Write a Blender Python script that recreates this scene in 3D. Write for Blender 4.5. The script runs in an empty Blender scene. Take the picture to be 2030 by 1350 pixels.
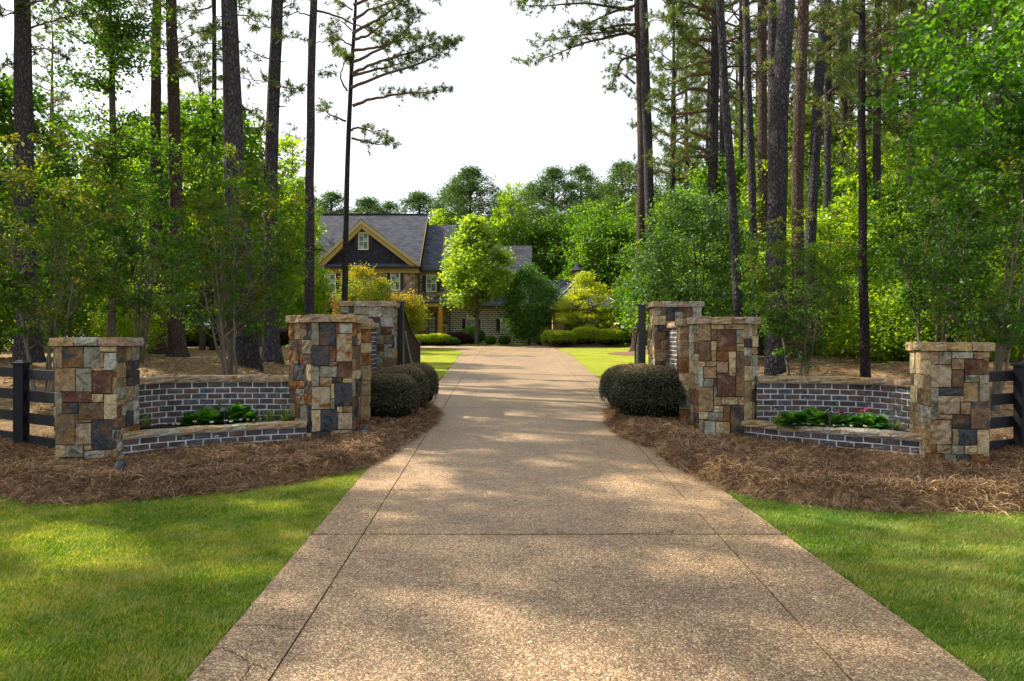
import bpy, math, random
import numpy as np
from mathutils import Vector, Matrix
R = math.radians
SC = bpy.context.scene
COL = SC.collection
F = 1353.0                      # focal length in pixels of the 2030 px wide photograph
# ---------------------------------------------------------------- camera
cam_d = bpy.data.cameras.new('camera'); cam = bpy.data.objects.new('camera', cam_d); COL.objects.link(cam)
cam_d.sensor_width = 36.0; cam_d.lens = 24.0; cam_d.clip_end = 2500; cam_d.clip_start = 0.05
cam.location = (0, 0, 2.0); cam.rotation_euler = (R(90), 0, 0)
SC.camera = cam
# ---------------------------------------------------------------- light
SUN_EL, SUN_AZ = R(42), math.atan2(-0.92, 0.40)
sd = Vector((math.sin(SUN_AZ) * math.cos(SUN_EL), math.cos(SUN_AZ) * math.cos(SUN_EL), math.sin(SUN_EL)))
w = bpy.data.worlds.new('World'); SC.world = w; w.use_nodes = True
nt = w.node_tree; nt.nodes.clear()
o_ = nt.nodes.new('ShaderNodeOutputWorld'); bg = nt.nodes.new('ShaderNodeBackground')
sky = nt.nodes.new('ShaderNodeTexSky'); sky.sky_type = 'NISHITA'; sky.sun_disc = False
sky.sun_elevation = SUN_EL; sky.sun_rotation = SUN_AZ; sky.dust_density = 3.0; sky.air_density = 1.0; sky.altitude = 100
hs = nt.nodes.new('ShaderNodeHueSaturation'); hs.inputs['Saturation'].default_value = 0.55
mx = nt.nodes.new('ShaderNodeMix'); mx.data_type = 'RGBA'; mx.inputs[0].default_value = 0.5
# thin bright cloud veil with soft variation
tc = nt.nodes.new('ShaderNodeTexCoord'); nz = nt.nodes.new('ShaderNodeTexNoise'); nz.inputs['Scale'].default_value = 1.6
nz.inputs['Detail'].default_value = 5
rp = nt.nodes.new('ShaderNodeValToRGB')
rp.color_ramp.elements[0].color = (7.6, 8.1, 8.8, 1); rp.color_ramp.elements[1].color = (9.6, 9.7, 9.8, 1)
rp.color_ramp.elements[0].position = .35; rp.color_ramp.elements[1].position = .7
nt.links.new(tc.outputs['Generated'], nz.inputs['Vector']); nt.links.new(nz.outputs['Fac'], rp.inputs['Fac'])
nt.links.new(sky.outputs[0], hs.inputs['Color']); nt.links.new(hs.outputs[0], mx.inputs[6]); nt.links.new(rp.outputs[0], mx.inputs[7])
nt.links.new(mx.outputs[2], bg.inputs['Color']); bg.inputs['Strength'].default_value = 0.10
nt.links.new(bg.outputs[0], o_.inputs['Surface'])
sl = bpy.data.lights.new('sun', 'SUN'); sl.energy = 5.0; sl.angle = R(0.6); sl.color = (1.0, 0.90, 0.74)
so = bpy.data.objects.new('sun', sl); COL.objects.link(so); so.rotation_euler = (-sd).to_track_quat('-Z', 'Y').to_euler()
SC.view_settings.view_transform = 'Standard'; SC.view_settings.look = 'None'; SC.view_settings.gamma = 1
SC.view_settings.use_curve_mapping = False; SC.view_settings.exposure = 1.0
try:
    SC.cycles.max_bounces = 7; SC.cycles.diffuse_bounces = 4; SC.cycles.glossy_bounces = 2
    SC.cycles.transmission_bounces = 4; SC.cycles.transparent_max_bounces = 6
    SC.cycles.sample_clamp_indirect = 6
except Exception: pass
# ---------------------------------------------------------------- helpers
def W(px, py, Y): return Vector(((px - 1015) / F * Y, Y, 2 - (py - 675) / F * Y))
def XW(px, Y): return (px - 1015) / F * Y
def ZW(py, Y): return 2 - (py - 675) / F * Y
def tag(o, label=None, cat=None, group=None, kind=None):
    if label: o['label'] = label
    if cat: o['category'] = cat
    if group: o['group'] = group
    if kind: o['kind'] = kind
    return o
def empty(name, loc, label=None, cat=None, group=None, rz=0):
    o = bpy.data.objects.new(name, None); COL.objects.link(o); o.location = loc; o.rotation_euler = (0, 0, rz)
    o.empty_display_size = .3
    return tag(o, label, cat, group)
def link(name, me, parent=None, loc=None, rot=None, sc=None):
    o = bpy.data.objects.new(name, me); COL.objects.link(o)
    if parent: o.parent = parent
    if loc is not None: o.location = loc
    if rot is not None: o.rotation_euler = rot
    if sc is not None: o.scale = sc
    return o
def np_mesh(name, V, Fs, mat=None, v=None, smooth=False):
    """V (n,3); Fs = list of index arrays (m,k)"""
    me = bpy.data.meshes.new(name)
    V = np.asarray(V, dtype=np.float32)
    if not isinstance(Fs, list) or np.ndim(Fs[0]) == 1: Fs = [np.asarray(Fs)]
    Fs = [np.asarray(f, dtype=np.int32) for f in Fs if len(f)]
    idx = np.concatenate([f.ravel() for f in Fs]); tot = np.concatenate([np.full(len(f), f.shape[1], dtype=np.int32) for f in Fs])
    st = np.concatenate([[0], np.cumsum(tot)[:-1]]).astype(np.int32)
    me.vertices.add(len(V)); me.vertices.foreach_set('co', V.ravel())
    me.loops.add(len(idx)); me.loops.foreach_set('vertex_index', idx)
    me.polygons.add(len(tot)); me.polygons.foreach_set('loop_start', st)
    try: me.polygons.foreach_set('loop_total', tot)
    except Exception: pass
    me.polygons.foreach_set('use_smooth', np.full(len(tot), bool(smooth)))
    me.update(calc_edges=True)
    if v is not None:
        a = me.attributes.new('v', 'FLOAT', 'FACE'); a.data.foreach_set('value', np.asarray(v, dtype=np.float32))
    if mat: me.materials.append(mat)
    return me
class Acc:
    def __init__(s): s.V = []; s.F = {}; s.n = 0
    def add(s, V, Fc):
        V = np.asarray(V, float); Fc = np.asarray(Fc, int)
        s.V.append(V); s.F.setdefault(Fc.shape[1], []).append(Fc + s.n); s.n += len(V)
    def box(s, x0, x1, y0, y1, z0, z1):
        V = [(x, y, z) for x in (x0, x1) for y in (y0, y1) for z in (z0, z1)]
        s.add(V, [(0, 1, 3, 2), (4, 6, 7, 5), (0, 4, 5, 1), (2, 3, 7, 6), (0, 2, 6, 4), (1, 5, 7, 3)]); return s
    def hexa(s, P):   # 8 points: bottom 4 ccw, top 4 ccw
        s.add(P, [(3, 2, 1, 0), (4, 5, 6, 7), (0, 1, 5, 4), (1, 2, 6, 5), (2, 3, 7, 6), (3, 0, 4, 7)]); return s
    def tube(s, P, r, n=6, cap=True, bump=0, rng=None):
        P = np.asarray(P, float); r = np.broadcast_to(np.asarray(r, float), (len(P),))
        T = np.gradient(P, axis=0); T /= np.linalg.norm(T, axis=1)[:, None] + 1e-9
        ref = np.array([1., 0, 0]) if abs(T[0][0]) < .8 else np.array([0, 1., 0])
        A = np.cross(T, ref); A /= np.linalg.norm(A, axis=1)[:, None] + 1e-9; B = np.cross(T, A)
        a = np.linspace(0, 2 * np.pi, n, endpoint=False)
        rr = r[:, None] * np.ones((len(P), n))
        if bump and rng is not None: rr = rr * (1 + bump * rng.normal(0, 1, rr.shape))
        V = P[:, None, :] + rr[..., None] * (np.cos(a)[None, :, None] * A[:, None, :] + np.sin(a)[None, :, None] * B[:, None, :])
        V = V.reshape(-1, 3); i = np.arange(len(P) - 1)[:, None] * n; j = np.arange(n)[None, :]; j2 = (j + 1) % n
        Fq = np.stack([i + j, i + j2, i + n + j2, i + n + j], -1).reshape(-1, 4)
        s.add(V, Fq)
        return s
    def mesh(s, name, mat=None, v=None, smooth=False):
        return np_mesh(name, np.concatenate(s.V), [np.concatenate(f) for f in s.F.values()], mat, v, smooth)
def bevel(o, wd=.01, seg=2):
    m = o.modifiers.new('b', 'BEVEL'); m.width = wd; m.segments = seg; m.limit_method = 'ANGLE'; return o
def sstep(x): x = np.clip(x, 0, 1); return x * x * (3 - 2 * x)
# ---------------------------------------------------------------- materials
def mat(name, base=(.5, .5, .5), rough=.7, spec=.3, metal=0):
    m = bpy.data.materials.new(name); m.use_nodes = True; b = m.node_tree.nodes['Principled BSDF']
    b.inputs['Base Color'].default_value = (*base, 1); b.inputs['Roughness'].default_value = rough
    b.inputs['Metallic'].default_value = metal; b.inputs['Specular IOR Level'].default_value = spec
    return m
class NB:
    def __init__(s, m): s.m = m; s.t = m.node_tree; s.b = s.t.nodes.get('Principled BSDF')
    def n(s, ty, **k):
        x = s.t.nodes.new(ty)
        for a, b in k.items(): setattr(x, a, b)
        return x
    def l(s, a, b): s.t.links.new(a, b)
    def coord(s, kind='Object', scale=(1, 1, 1), rnd=False):
        c = s.n('ShaderNodeTexCoord'); mp = s.n('ShaderNodeMapping'); mp.inputs['Scale'].default_value = scale
        s.l(c.outputs[kind], mp.inputs['Vector'])
        if rnd:
            oi = s.n('ShaderNodeObjectInfo'); mu = s.n('ShaderNodeMath', operation='MULTIPLY'); mu.inputs[1].default_value = 37.3
            s.l(oi.outputs['Random'], mu.inputs[0]); s.l(mu.outputs[0], mp.inputs['Location'])
        return mp.outputs[0]
    def noise(s, vec, scale, detail=4, rough=.55, dist=0):
        x = s.n('ShaderNodeTexNoise'); x.inputs['Scale'].default_value = scale; x.inputs['Detail'].default_value = detail
        x.inputs['Roughness'].default_value = rough; x.inputs['Distortion'].default_value = dist; s.l(vec, x.inputs['Vector']); return x.outputs['Fac']
    def voro(s, vec, scale, feature='F1', rnd=1):
        x = s.n('ShaderNodeTexVoronoi', feature=feature); x.inputs['Scale'].default_value = scale; x.inputs['Randomness'].default_value = rnd
        s.l(vec, x.inputs['Vector']); return x
    def ramp(s, fac, stops):
        x = s.n('ShaderNodeValToRGB'); e = x.color_ramp.elements
        while len(e) < len(stops): e.new(.5)
        for i, (p, c) in enumerate(stops):
            e[i].position = p; e[i].color = (*c, 1) if len(c) == 3 else c
        s.l(fac, x.inputs['Fac']); return x.outputs['Color']
    def mix(s, fac, a, b, mode='MIX'):
        x = s.n('ShaderNodeMix', data_type='RGBA', blend_type=mode)
        for i, q in ((0, fac), (6, a), (7, b)):
            if isinstance(q, (int, float)): x.inputs[i].default_value = q
            elif isinstance(q, tuple): x.inputs[i].default_value = (*q, 1)
            else: s.l(q, x.inputs[i])
        return x.outputs[2]
    def math(s, op, a, b=0):
        x = s.n('ShaderNodeMath', operation=op)
        for i, q in ((0, a), (1, b)):
            if isinstance(q, (int, float)): x.inputs[i].default_value = q
            else: s.l(q, x.inputs[i])
        return x.outputs[0]
    def bump(s, h, strength=.5, dist=.02):
        x = s.n('ShaderNodeBump'); x.inputs['Strength'].default_value = strength; x.inputs['Distance'].default_value = dist
        s.l(h, x.inputs['Height']); s.l(x.outputs[0], s.b.inputs['Normal'])
    def col(s, c): s.l(c, s.b.inputs['Base Color'])

def stone_mat(name, c1, c2, c3=None, bias=.5):
    m = mat(name, c1, .85, .2); n = NB(m); v = n.coord('Object', rnd=True)
    f = n.noise(v, 5.5, 5, .62, .8)
    st = [(bias - .13, c1), (bias + .02, c2)] + ([(bias + .16, c3)] if c3 else [])
    c = n.ramp(f, st)
    rm = n.ramp(n.noise(v, 3.3, 5, .65, 1.2), [(.53, (0, 0, 0)), (.68, (.75, .75, .75))]); c = n.mix(rm, c, (.20, .095, .032)); dk = n.ramp(n.noise(v, 8, 6, .7, .5), [(.28, (.35, .33, .32)), (.5, (1, 1, 1)), (.75, (1.25, 1.22, 1.15))]); c = n.mix(.8, c, dk, 'MULTIPLY')
    g = n.noise(v, 38, 4, .7); c = n.mix(.55, c, n.ramp(g, [(.3, (.45, .45, .45)), (.7, (1.45, 1.42, 1.38))]), 'MULTIPLY')
    n.col(c); n.bump(n.mix(.5, f, n.noise(v, 16, 6, .7, .6)), 1.0, .06); return m
SM = {}
for k, a in dict(
    T=((.24, .165, .085), (.34, .25, .14), (.17, .12, .075)), Y=((.42, .32, .16), (.50, .42, .26), (.34, .22, .09)),
    G=((.18, .18, .135), (.29, .28, .21), (.12, .11, .085)), W=((.30, .31, .275), (.42, .42, .36), (.20, .19, .155)),
    S=((.022, .029, .04), (.065, .072, .08), (.035, .04, .046)), R=((.25, .10, .022), (.16, .07, .03), (.34, .19, .07)),
    M=((.085, .038, .028), (.12, .06, .042), (.22, .16, .12)), B=((.10, .065, .04), (.17, .115, .07), (.075, .055, .042)),
    K=((.03, .03, .035), (.06, .052, .048), (.13, .10, .07)), P=((.28, .17, .11), (.36, .26, .18), (.20, .13, .085)),
    X=((.20, .085, .025), (.40, .33, .23), (.30, .24, .17)), O=((.28, .16, .06), (.13, .10, .07), (.30, .23, .13)),
    Z=((.04, .055, .075), (.17, .10, .055), (.24, .20, .14))).items():
    SM[k] = stone_mat('stone_' + k, *a)
CAPM = [stone_mat('capstone_tan', (.33, .25, .15), (.40, .31, .19), (.24, .18, .11)), stone_mat('capstone_grey', (.30, .28, .22), (.38, .37, .31), (.24, .21, .16)),
        stone_mat('capstone_gold', (.36, .24, .10), (.43, .31, .16), (.27, .18, .09)), stone_mat('capstone_pink', (.36, .25, .18), (.30, .24, .18), (.42, .32, .24))]
m_core = mat('dark_mortar', (.10, .085, .07), .95, .1)
def brick_mat(name, c1, c2):
    m = mat(name, c1, .85, .2); n = NB(m); v = n.coord('Object', rnd=True)
    c = n.ramp(n.noise(v, 9, 4, .6), [(.35, c1), (.6, c2)])
    sm = n.ramp(n.noise(v, 16, 6, .72, .4), [(.57, (0, 0, 0)), (.72, (.8, .8, .8))])
    n.col(n.mix(sm, c, (.38, .38, .38))); n.bump(n.noise(v, 60, 5, .7), .6, .008); return m
BM = [brick_mat('brick_umber', (.075, .048, .042), (.125, .085, .072)), brick_mat('brick_slate', (.050, .054, .064), (.095, .096, .105)),
      brick_mat('brick_plum', (.085, .050, .048), (.065, .058, .062)), brick_mat('brick_dark', (.035, .034, .038), (.07, .06, .058)),
      brick_mat('brick_mauve', (.13, .105, .098), (.085, .072, .07))]
m_mortar = mat('pale_mortar', (.42, .43, .42), .95, .1)
n = NB(m_mortar); v_ = n.coord('Object'); n.col(n.ramp(n.noise(v_, 14, 5), [(.3, (.44, .46, .48)), (.7, (.62, .65, .67))])); n.bump(n.noise(v_, 90, 4), .5, .006)
m_black = mat('black_metal', (.012, .014, .018), .42, .5)
n = NB(m_black); v_ = n.coord('Object'); n.bump(n.noise(v_, 60, 3), .15, .003)
m_fence = mat('black_painted_board', (.018, .02, .026), .7, .2)
n = NB(m_fence); v_ = n.coord('Object', (1.2, 1.2, 9)); f_ = n.noise(v_, 9, 6, .7)
n.col(n.ramp(f_, [(.35, (.006, .007, .010)), (.7, (.020, .021, .027))])); n.bump(f_, .5, .006)
def bark(name, c1, c2, c3, scale=1.0):
    m = mat(name, c1, .95, .12); n = NB(m); v = n.coord('Object', (1, 1, .42), rnd=True); scale *= 1.55
    nn = n.n('ShaderNodeVectorMath', operation='ADD'); x = n.n('ShaderNodeTexNoise'); x.inputs['Scale'].default_value = 5; n.l(v, x.inputs['Vector'])
    sc = n.n('ShaderNodeVectorMath', operation='SCALE'); sc.inputs['Scale'].default_value = .22; n.l(x.outputs['Color'], sc.inputs[0])
    n.l(v, nn.inputs[0]); n.l(sc.outputs[0], nn.inputs[1])
    vo = n.voro(nn.outputs[0], 9 * scale, 'DISTANCE_TO_EDGE'); d = n.math('MULTIPLY', vo.outputs['Distance'], 3.2)
    fine = n.noise(v, 45 * scale, 5, .7)
    c = n.ramp(d, [(.0, tuple(q * .55 + r_ * .45 for q, r_ in zip(c1, c2))), (.22, c2), (.8, c3)])
    big = n.noise(v, 1.3, 3)
    c = n.mix(.5, c, n.ramp(fine, [(.3, (.5, .5, .5)), (.7, (1.5, 1.45, 1.4))]), 'MULTIPLY')
    c = n.mix(.6, c, n.ramp(big, [(.3, (.7, .66, .66)), (.7, (1.3, 1.3, 1.3))]), 'MULTIPLY')
    n.col(c); n.bump(n.mix(.3, d, fine), .9, .05); return m
m_pine = bark('pine_bark', (.012, .011, .013), (.040, .037, .042), (.085, .080, .088))
m_pine_red = bark('pine_bark_reddish', (.018, .012, .010), (.060, .043, .036), (.115, .085, .07))
m_pine_thin = bark('young_pine_bark', (.010, .009, .009), (.030, .027, .027), (.065, .058, .057), 1.6)
m_bark = bark('smooth_bark', (.06, .05, .04), (.12, .10, .08), (.17, .15, .12), 1.4)
m_myrtle = mat('crape_myrtle_bark', (.22, .19, .14), .7, .2)
n = NB(m_myrtle); v_ = n.coord('Object', (1, 1, .3)); n.col(n.ramp(n.noise(v_, 7, 4), [(.3, (.075, .062, .045)), (.6, (.16, .14, .105)), (.8, (.11, .08, .055))])); n.bump(n.noise(v_, 30, 3), .3, .01)
m_limb = mat('pine_limb', (.13, .085, .065), .9, .1)
def leaf_mat(name, dark, mid, light, trans, gloss=.08, tw=.45, rough=.45):
    gloss = gloss * .5; rough = max(rough, .48); tw = min(.62, tw * 1.2); trans = (trans[0] * 1.08, trans[1], trans[2] * .55)
    m = bpy.data.materials.new(name); m.use_nodes = True; t = m.node_tree; t.nodes.clear(); n = NB(m)
    out = n.n('ShaderNodeOutputMaterial'); at = n.n('ShaderNodeAttribute', attribute_name='v')
    oi = n.n('ShaderNodeObjectInfo'); off = n.math('MULTIPLY', n.math('SUBTRACT', oi.outputs['Random'], .5), .3)
    c = n.ramp(n.math('ADD', at.outputs['Fac'], off), [(.1, dark), (.5, mid), (.92, light)])
    tr = n.mix(1.0, c, trans, 'MULTIPLY')
    d = n.n('ShaderNodeBsdfDiffuse'); n.l(c, d.inputs['Color'])
    tl = n.n('ShaderNodeBsdfTranslucent'); n.l(tr, tl.inputs['Color'])
    g = n.n('ShaderNodeBsdfGlossy'); g.inputs['Roughness'].default_value = rough; g.inputs['Color'].default_value = (.9, .95, .9, 1)
    a = n.n('ShaderNodeMixShader'); a.inputs[0].default_value = tw; n.l(d.outputs[0], a.inputs[1]); n.l(tl.outputs[0], a.inputs[2])
    b = n.n('ShaderNodeMixShader'); b.inputs[0].default_value = gloss; n.l(a.outputs[0], b.inputs[1]); n.l(g.outputs[0], b.inputs[2])
    n.l(b.outputs[0], out.inputs['Surface']); return m
LM = dict(
    needle=leaf_mat('pine_needles', (.045, .075, .02), (.085, .13, .036), (.18, .21, .06), (1.9, 1.9, 1.3), .05, .35),
    needle_far=leaf_mat('far_pine_needles', (.035, .075, .028), (.062, .12, .04), (.12, .18, .06), (1.7, 1.8, 1.4), .05, .35),
    green=leaf_mat('broad_leaf_green', (.018, .060, .007), (.042, .115, .010), (.11, .21, .02), (3.3, 2.8, 1.0), .06, .45),
    lime=leaf_mat('broad_leaf_lime', (.07, .155, .010), (.14, .25, .016), (.24, .36, .030), (2.6, 2.3, .9), .06, .5),
    myrtle=leaf_mat('myrtle_leaf', (.014, .052, .005), (.034, .10, .008), (.10, .105, .02), (3.2, 2.8, 1.2), .05, .40),
    orange=leaf_mat('orange_myrtle_leaf', (.10, .19, .013), (.16, .26, .015), (.36, .24, .028), (1.8, 1.6, .9), .05, .45),
    maple=leaf_mat('maple_leaf', (.12, .22, .025), (.20, .33, .04), (.30, .44, .06), (2.0, 1.8, 1.0), .06, .45),
    bigmaple=leaf_mat('near_maple_leaf', (.020, .080, .010), (.045, .135, .015), (.12, .25, .03), (2.4, 2.3, 1.0), .06, .5),
    holly=leaf_mat('holly_leaf', (.03, .095, .012), (.06, .16, .02), (.14, .27, .04), (1.8, 1.8, 1.0), .08, .4, .45),
    dogwood=leaf_mat('dogwood_leaf', (.22, .33, .02), (.34, .44, .025), (.48, .52, .04), (1.5, 1.4, .8), .05, .45),
    hedge=leaf_mat('hedge_leaf', (.14, .23, .014), (.25, .36, .02), (.40, .49, .03), (1.7, 1.6, .9), .05, .5),
    loro=leaf_mat('loropetalum_leaf', (.036, .042, .021), (.072, .074, .034), (.30, .21, .12), (1.6, 1.4, 1.1), .10, .25, .4),
    purple=leaf_mat('purple_leaf', (.035, .015, .02), (.06, .025, .03), (.09, .04, .04), (1.5, 1.2, 1.2), .06, .3),
    glossy=leaf_mat('glossy_green_leaf', (.018, .058, .012), (.040, .105, .018), (.10, .20, .035), (2.6, 2.4, 1.2), .10, .4, .45),
    lettuce=leaf_mat('foxglove_leaf', (.015, .075, .008), (.035, .135, .012), (.10, .24, .025), (2.2, 2.2, 1.0), .07, .4),
    lily=leaf_mat('liriope_leaf', (.06, .13, .02), (.13, .22, .03), (.30, .34, .10), (1.8, 1.8, 1.0), .07, .35),
    grass=leaf_mat('turf_blade', (.055, .15, .011), (.16, .26, .022), (.44, .41, .16), (1.9, 1.8, 1.0), .05, .35),
    straw=leaf_mat('pine_straw', (.032, .016, .008), (.165, .088, .044), (.50, .33, .18), (1.1, 1.0, .9), .05, .12),
    litter=leaf_mat('leaf_litter', (.10, .065, .03), (.22, .15, .08), (.38, .29, .17), (1.1, 1.0, .9), .04, .12),
)
m_ivory = mat('ivory', (.6, .5, .4))
# ---------------------------------------------------------------- terrain
def plane(Y):
    Y = np.asarray(Y, float)
    return np.where(Y < 45, .025 * Y, 1.125 + .03 * (np.minimum(Y, 66) - 45))
LK = ([-6, 3.82, 9.2, 21.8, 48, 53.5, 58], [-1.80, -1.81, -1.97, -2.42, -3.45, -5.5, -9.]); RK = ([-6, 3.82, 8.35, 22.7, 44, 53.5, 58], [2.68, 2.64, 2.5, 3.05, 3.75, 3.3, 2.6])
JL = ([-6, 3.82, 9.2, 30, 58], [-1.33, -1.345, -1.46, -1.95, -2.4]); JR = ([-6, 3.82, 7.9, 30, 58], [1.87, 1.88, 1.96, 2.45, 2.7])
def ip(K, y): return np.interp(y, K[0], K[1])
def gp(px, py, dz=0):
    Y = (2 - dz) * F / (py - 641); return ((px - 1015) / F * Y, Y)
BEDL = [(-12.5, 8.4), gp(-60, 972), gp(0, 984), gp(60, 1000), gp(140, 1003), gp(300, 991), gp(480, 977), gp(600, 957), gp(700, 938), gp(738, 925), gp(775, 898), gp(820, 868), gp(856, 845), gp(868, 820), (-2.12, 16.4)]
BEDR = [(2.72, 16.4), gp(1205, 815), gp(1212, 845), gp(1235, 868), gp(1300, 893), gp(1340, 925), gp(1420, 968), gp(1500, 990), gp(1600, 1003), gp(1740, 1017), gp(1900, 1019), gp(2030, 1019), gp(2100, 1015), (12.5, 7.6)]
PL = np.array(BEDL + [(-2.6, 17.2), (-12.5, 17.2)]); PR = np.array([(12.5, 17.2), (3.2, 17.2)] + BEDR)
def inpoly(P, X, Y):
    ins = np.zeros(np.shape(X), bool); n = len(P); j = n - 1
    for i in range(n):
        xi, yi = P[i]; xj, yj = P[j]
        c = ((yi > Y) != (yj > Y)) & (X < (xj - xi) * (Y - yi) / (yj - yi + 1e-12) + xi)
        ins ^= c; j = i
    return ins
def dline(L, X, Y):
    d = np.full(np.shape(X), 1e9)
    for (x0, y0), (x1, y1) in zip(L[:-1], L[1:]):
        dx, dy = x1 - x0, y1 - y0; t = np.clip(((X - x0) * dx + (Y - y0) * dy) / (dx * dx + dy * dy), 0, 1)
        d = np.minimum(d, np.hypot(X - x0 - t * dx, Y - y0 - t * dy))
    return d
def lump(X, Y, s=1.0):
    return (np.sin(X * 2.1 * s + 1.3 * np.sin(Y * 1.7 * s)) + np.sin(Y * 2.7 * s + 1.1 * np.sin(X * 2.3 * s + 2)) + .7 * np.sin((X + Y) * 5.1 * s + 2 * np.sin(X * 3.1 * s))+ .5 * np.sin((X * 1.3 - Y) * 8.3 * s)) / 3.2
def bedh(X, Y):
    h = np.zeros(np.shape(X))
    for P, L in ((PL, BEDL), (PR, BEDR)):
        m = inpoly(P, X, Y); d = dline(L, X, Y)
        h = np.where(m, (.185 + .05 * lump(X, Y, 1.6) - .20 * sstep((d - .35) / 1.0) * (Y < 12.2)) * sstep(d / .24 + .1), h)
    return h
def zt(X, Y, bed=True):
    X = np.asarray(X, float); Y = np.asarray(Y, float)
    st = 4.4 + np.clip(Y - 18, 0, 40) * .11
    u = sstep((np.abs(X - .3) - st) / 3.2)
    B = .80 * u * sstep((Y - 12.6) / 4.2) * (1 - .75 * sstep((Y - 34) / 16))
    z = plane(Y) + B + np.where(Y > 12.6, .05 * u * lump(X, Y, .35), 0)
    if bed: z = z + bedh(X, Y)
    return z
def zg(x, y): return float(zt(x, y, False))
def axis(lo, hi, step, far, lim):
    a = list(np.arange(lo, hi + 1e-6, step)); s = step; x = hi
    while x < lim[1]: s *= far; x += s; a.append(x)
    s = step; x = lo
    while x > lim[0]: s *= far; x -= s; a.insert(0, x)
    return np.array(a)
xs = axis(-13, 13, .2, 1.18, (-600, 600)); ys = axis(5.5, 18, .14, 1.08, (-60, 900))
XX, YY = np.meshgrid(xs, ys); ZZ = zt(XX, YY)
ins_any = inpoly(PL, XX, YY) | inpoly(PR, XX, YY)
nearflat = (YY < 60) & (np.abs(XX) < 40) & ~ins_any
ZZ = np.where(nearflat, ZZ - .012, ZZ)
V = np.stack([XX, YY, ZZ], -1).reshape(-1, 3); nx = len(xs)
I = (np.arange(len(ys) - 1)[:, None] * nx + np.arange(nx - 1)[None, :]).ravel()
m_ground = mat('pine_straw_ground', (.2, .14, .08), .95, .1)
n = NB(m_ground); v_ = n.coord('Object'); f1 = n.noise(v_, .55, 5, .6); f2 = n.noise(v_, 26, 6, .75, 1.5); f3 = n.noise(n.coord('Object', (1, 3, 1)), 9, 5, .7, .6)
c_ = n.ramp(f2, [(.28, (.09, .055, .03)), (.48, (.26, .18, .10)), (.68, (.46, .34, .21))])
c_ = n.mix(.55, c_, n.ramp(f3, [(.3, (.55, .5, .48)), (.7, (1.5, 1.45, 1.35))]), 'MULTIPLY')
c_ = n.mix(.5, c_, n.ramp(f1, [(.35, (.75, .68, .6)), (.65, (1.25, 1.25, 1.2))]), 'MULTIPLY')
n.col(c_); n.bump(n.mix(.5, f2, f3), 1, .04)
g = link('ground', np_mesh('ground', V, np.stack([I, I + 1, I + nx + 1, I + nx], -1), m_ground, smooth=True)); tag(g, kind='structure')
# ---------------------------------------------------------------- driveway
def agg(name, c0, tint):
    m = mat(name, (.3, .25, .2), .58, .5); n = NB(m); v = n.coord('Object')
    vo = n.voro(v, 92, 'F1', 1); vo2 = n.voro(v, 40, 'F1', 1)
    sep = n.n('ShaderNodeSeparateColor'); n.l(vo.outputs['Color'], sep.inputs[0])
    peb = n.ramp(sep.outputs[0], [(0, (.12, .09, .065)), (.3, (.22, .16, .10)), (.55, (.30, .22, .14)), (.78, (.35, .29, .22)), (.95, (.55, .50, .42)), (1, (.16, .13, .11))])
    sep2 = n.n('ShaderNodeSeparateColor'); n.l(vo2.outputs['Color'], sep2.inputs[0])
    mid = n.ramp(sep2.outputs[1], [(0, (.72, .70, .68)), (.5, (1, 1, 1)), (1, (1.3, 1.26, 1.2))])
    edge = n.ramp(vo.outputs['Distance'], [(.35, (1, 1, 1)), (.75, (.45, .42, .4))])
    c = n.mix(.8, peb, edge, 'MULTIPLY'); c = n.mix(.7, c, mid, 'MULTIPLY')
    st = n.noise(n.coord('Object', (1, .45, 1)), .8, 6, .62, .5); stain = n.ramp(st, [(.28, (.60, .61, .65)), (.5, (.95, .95, .96)), (.7, (1.22, 1.17, 1.08))])
    c = n.mix(.75, c, stain, 'MULTIPLY'); st2 = n.noise(v, 6, 5, .7)
    c = n.mix(.5, c, n.ramp(st2, [(.3, (.72, .71, .7)), (.7, (1.25, 1.25, 1.25))]), 'MULTIPLY')
    sx = n.n('ShaderNodeSeparateXYZ'); n.l(v, sx.inputs[0]); wob = n.math('MULTIPLY', n.math('SUBTRACT', st, .5), 1.2); xx_ = n.math('ADD', sx.outputs[0], wob)
    tr_ = n.math('ABSOLUTE', n.math('SUBTRACT', n.math('ABSOLUTE', n.math('SUBTRACT', xx_, .45)), .85)); c = n.mix(.15, c, n.ramp(tr_, [(.05, (.80, .80, .82)), (.45, (1.06, 1.05, 1.04))]), 'MULTIPLY')
    c = n.mix(1.0, c, tint, 'MULTIPLY')
    n.col(c); n.bump(n.math('SUBTRACT', 1, vo.outputs['Distance']), .75, .006); return m
m_agg = agg('exposed_aggregate', None, (1.25, 1.08, .84)); m_agg2 = agg('exposed_aggregate_band', None, (1.27, 1.09, .84))
m_joint = mat('dark_joint', (.045, .035, .025), .95, .05)
def strip(ya, yb, fa, fb, z0, z1, ny=8, inset=0.0):
    Y = np.linspace(ya + inset, yb - inset, ny + 1); Y[0] += inset * 1.3; Y[-1] -= inset * 1.3; a = fa(Y) + inset; b = fb(Y) - inset; z = plane(Y)
    P = np.concatenate([np.stack([a, Y, z + z1], -1), np.stack([b, Y, z + z1], -1), np.stack([a, Y, z + z0], -1), np.stack([b, Y, z + z0], -1)])
    k = ny + 1; i = np.arange(ny)
    Fq = np.concatenate([np.stack([i, i + k, i + k + 1, i + 1], -1), np.stack([i, i + 1, i + 2 * k + 1, i + 2 * k], -1), np.stack([i + k, i + 3 * k, i + 3 * k + 1, i + k + 1], -1),
                         [[0, 2 * k, 3 * k, k]], [[k - 1, 2 * k - 1, 4 * k - 1, 3 * k - 1]]])
    return P, Fq
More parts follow.
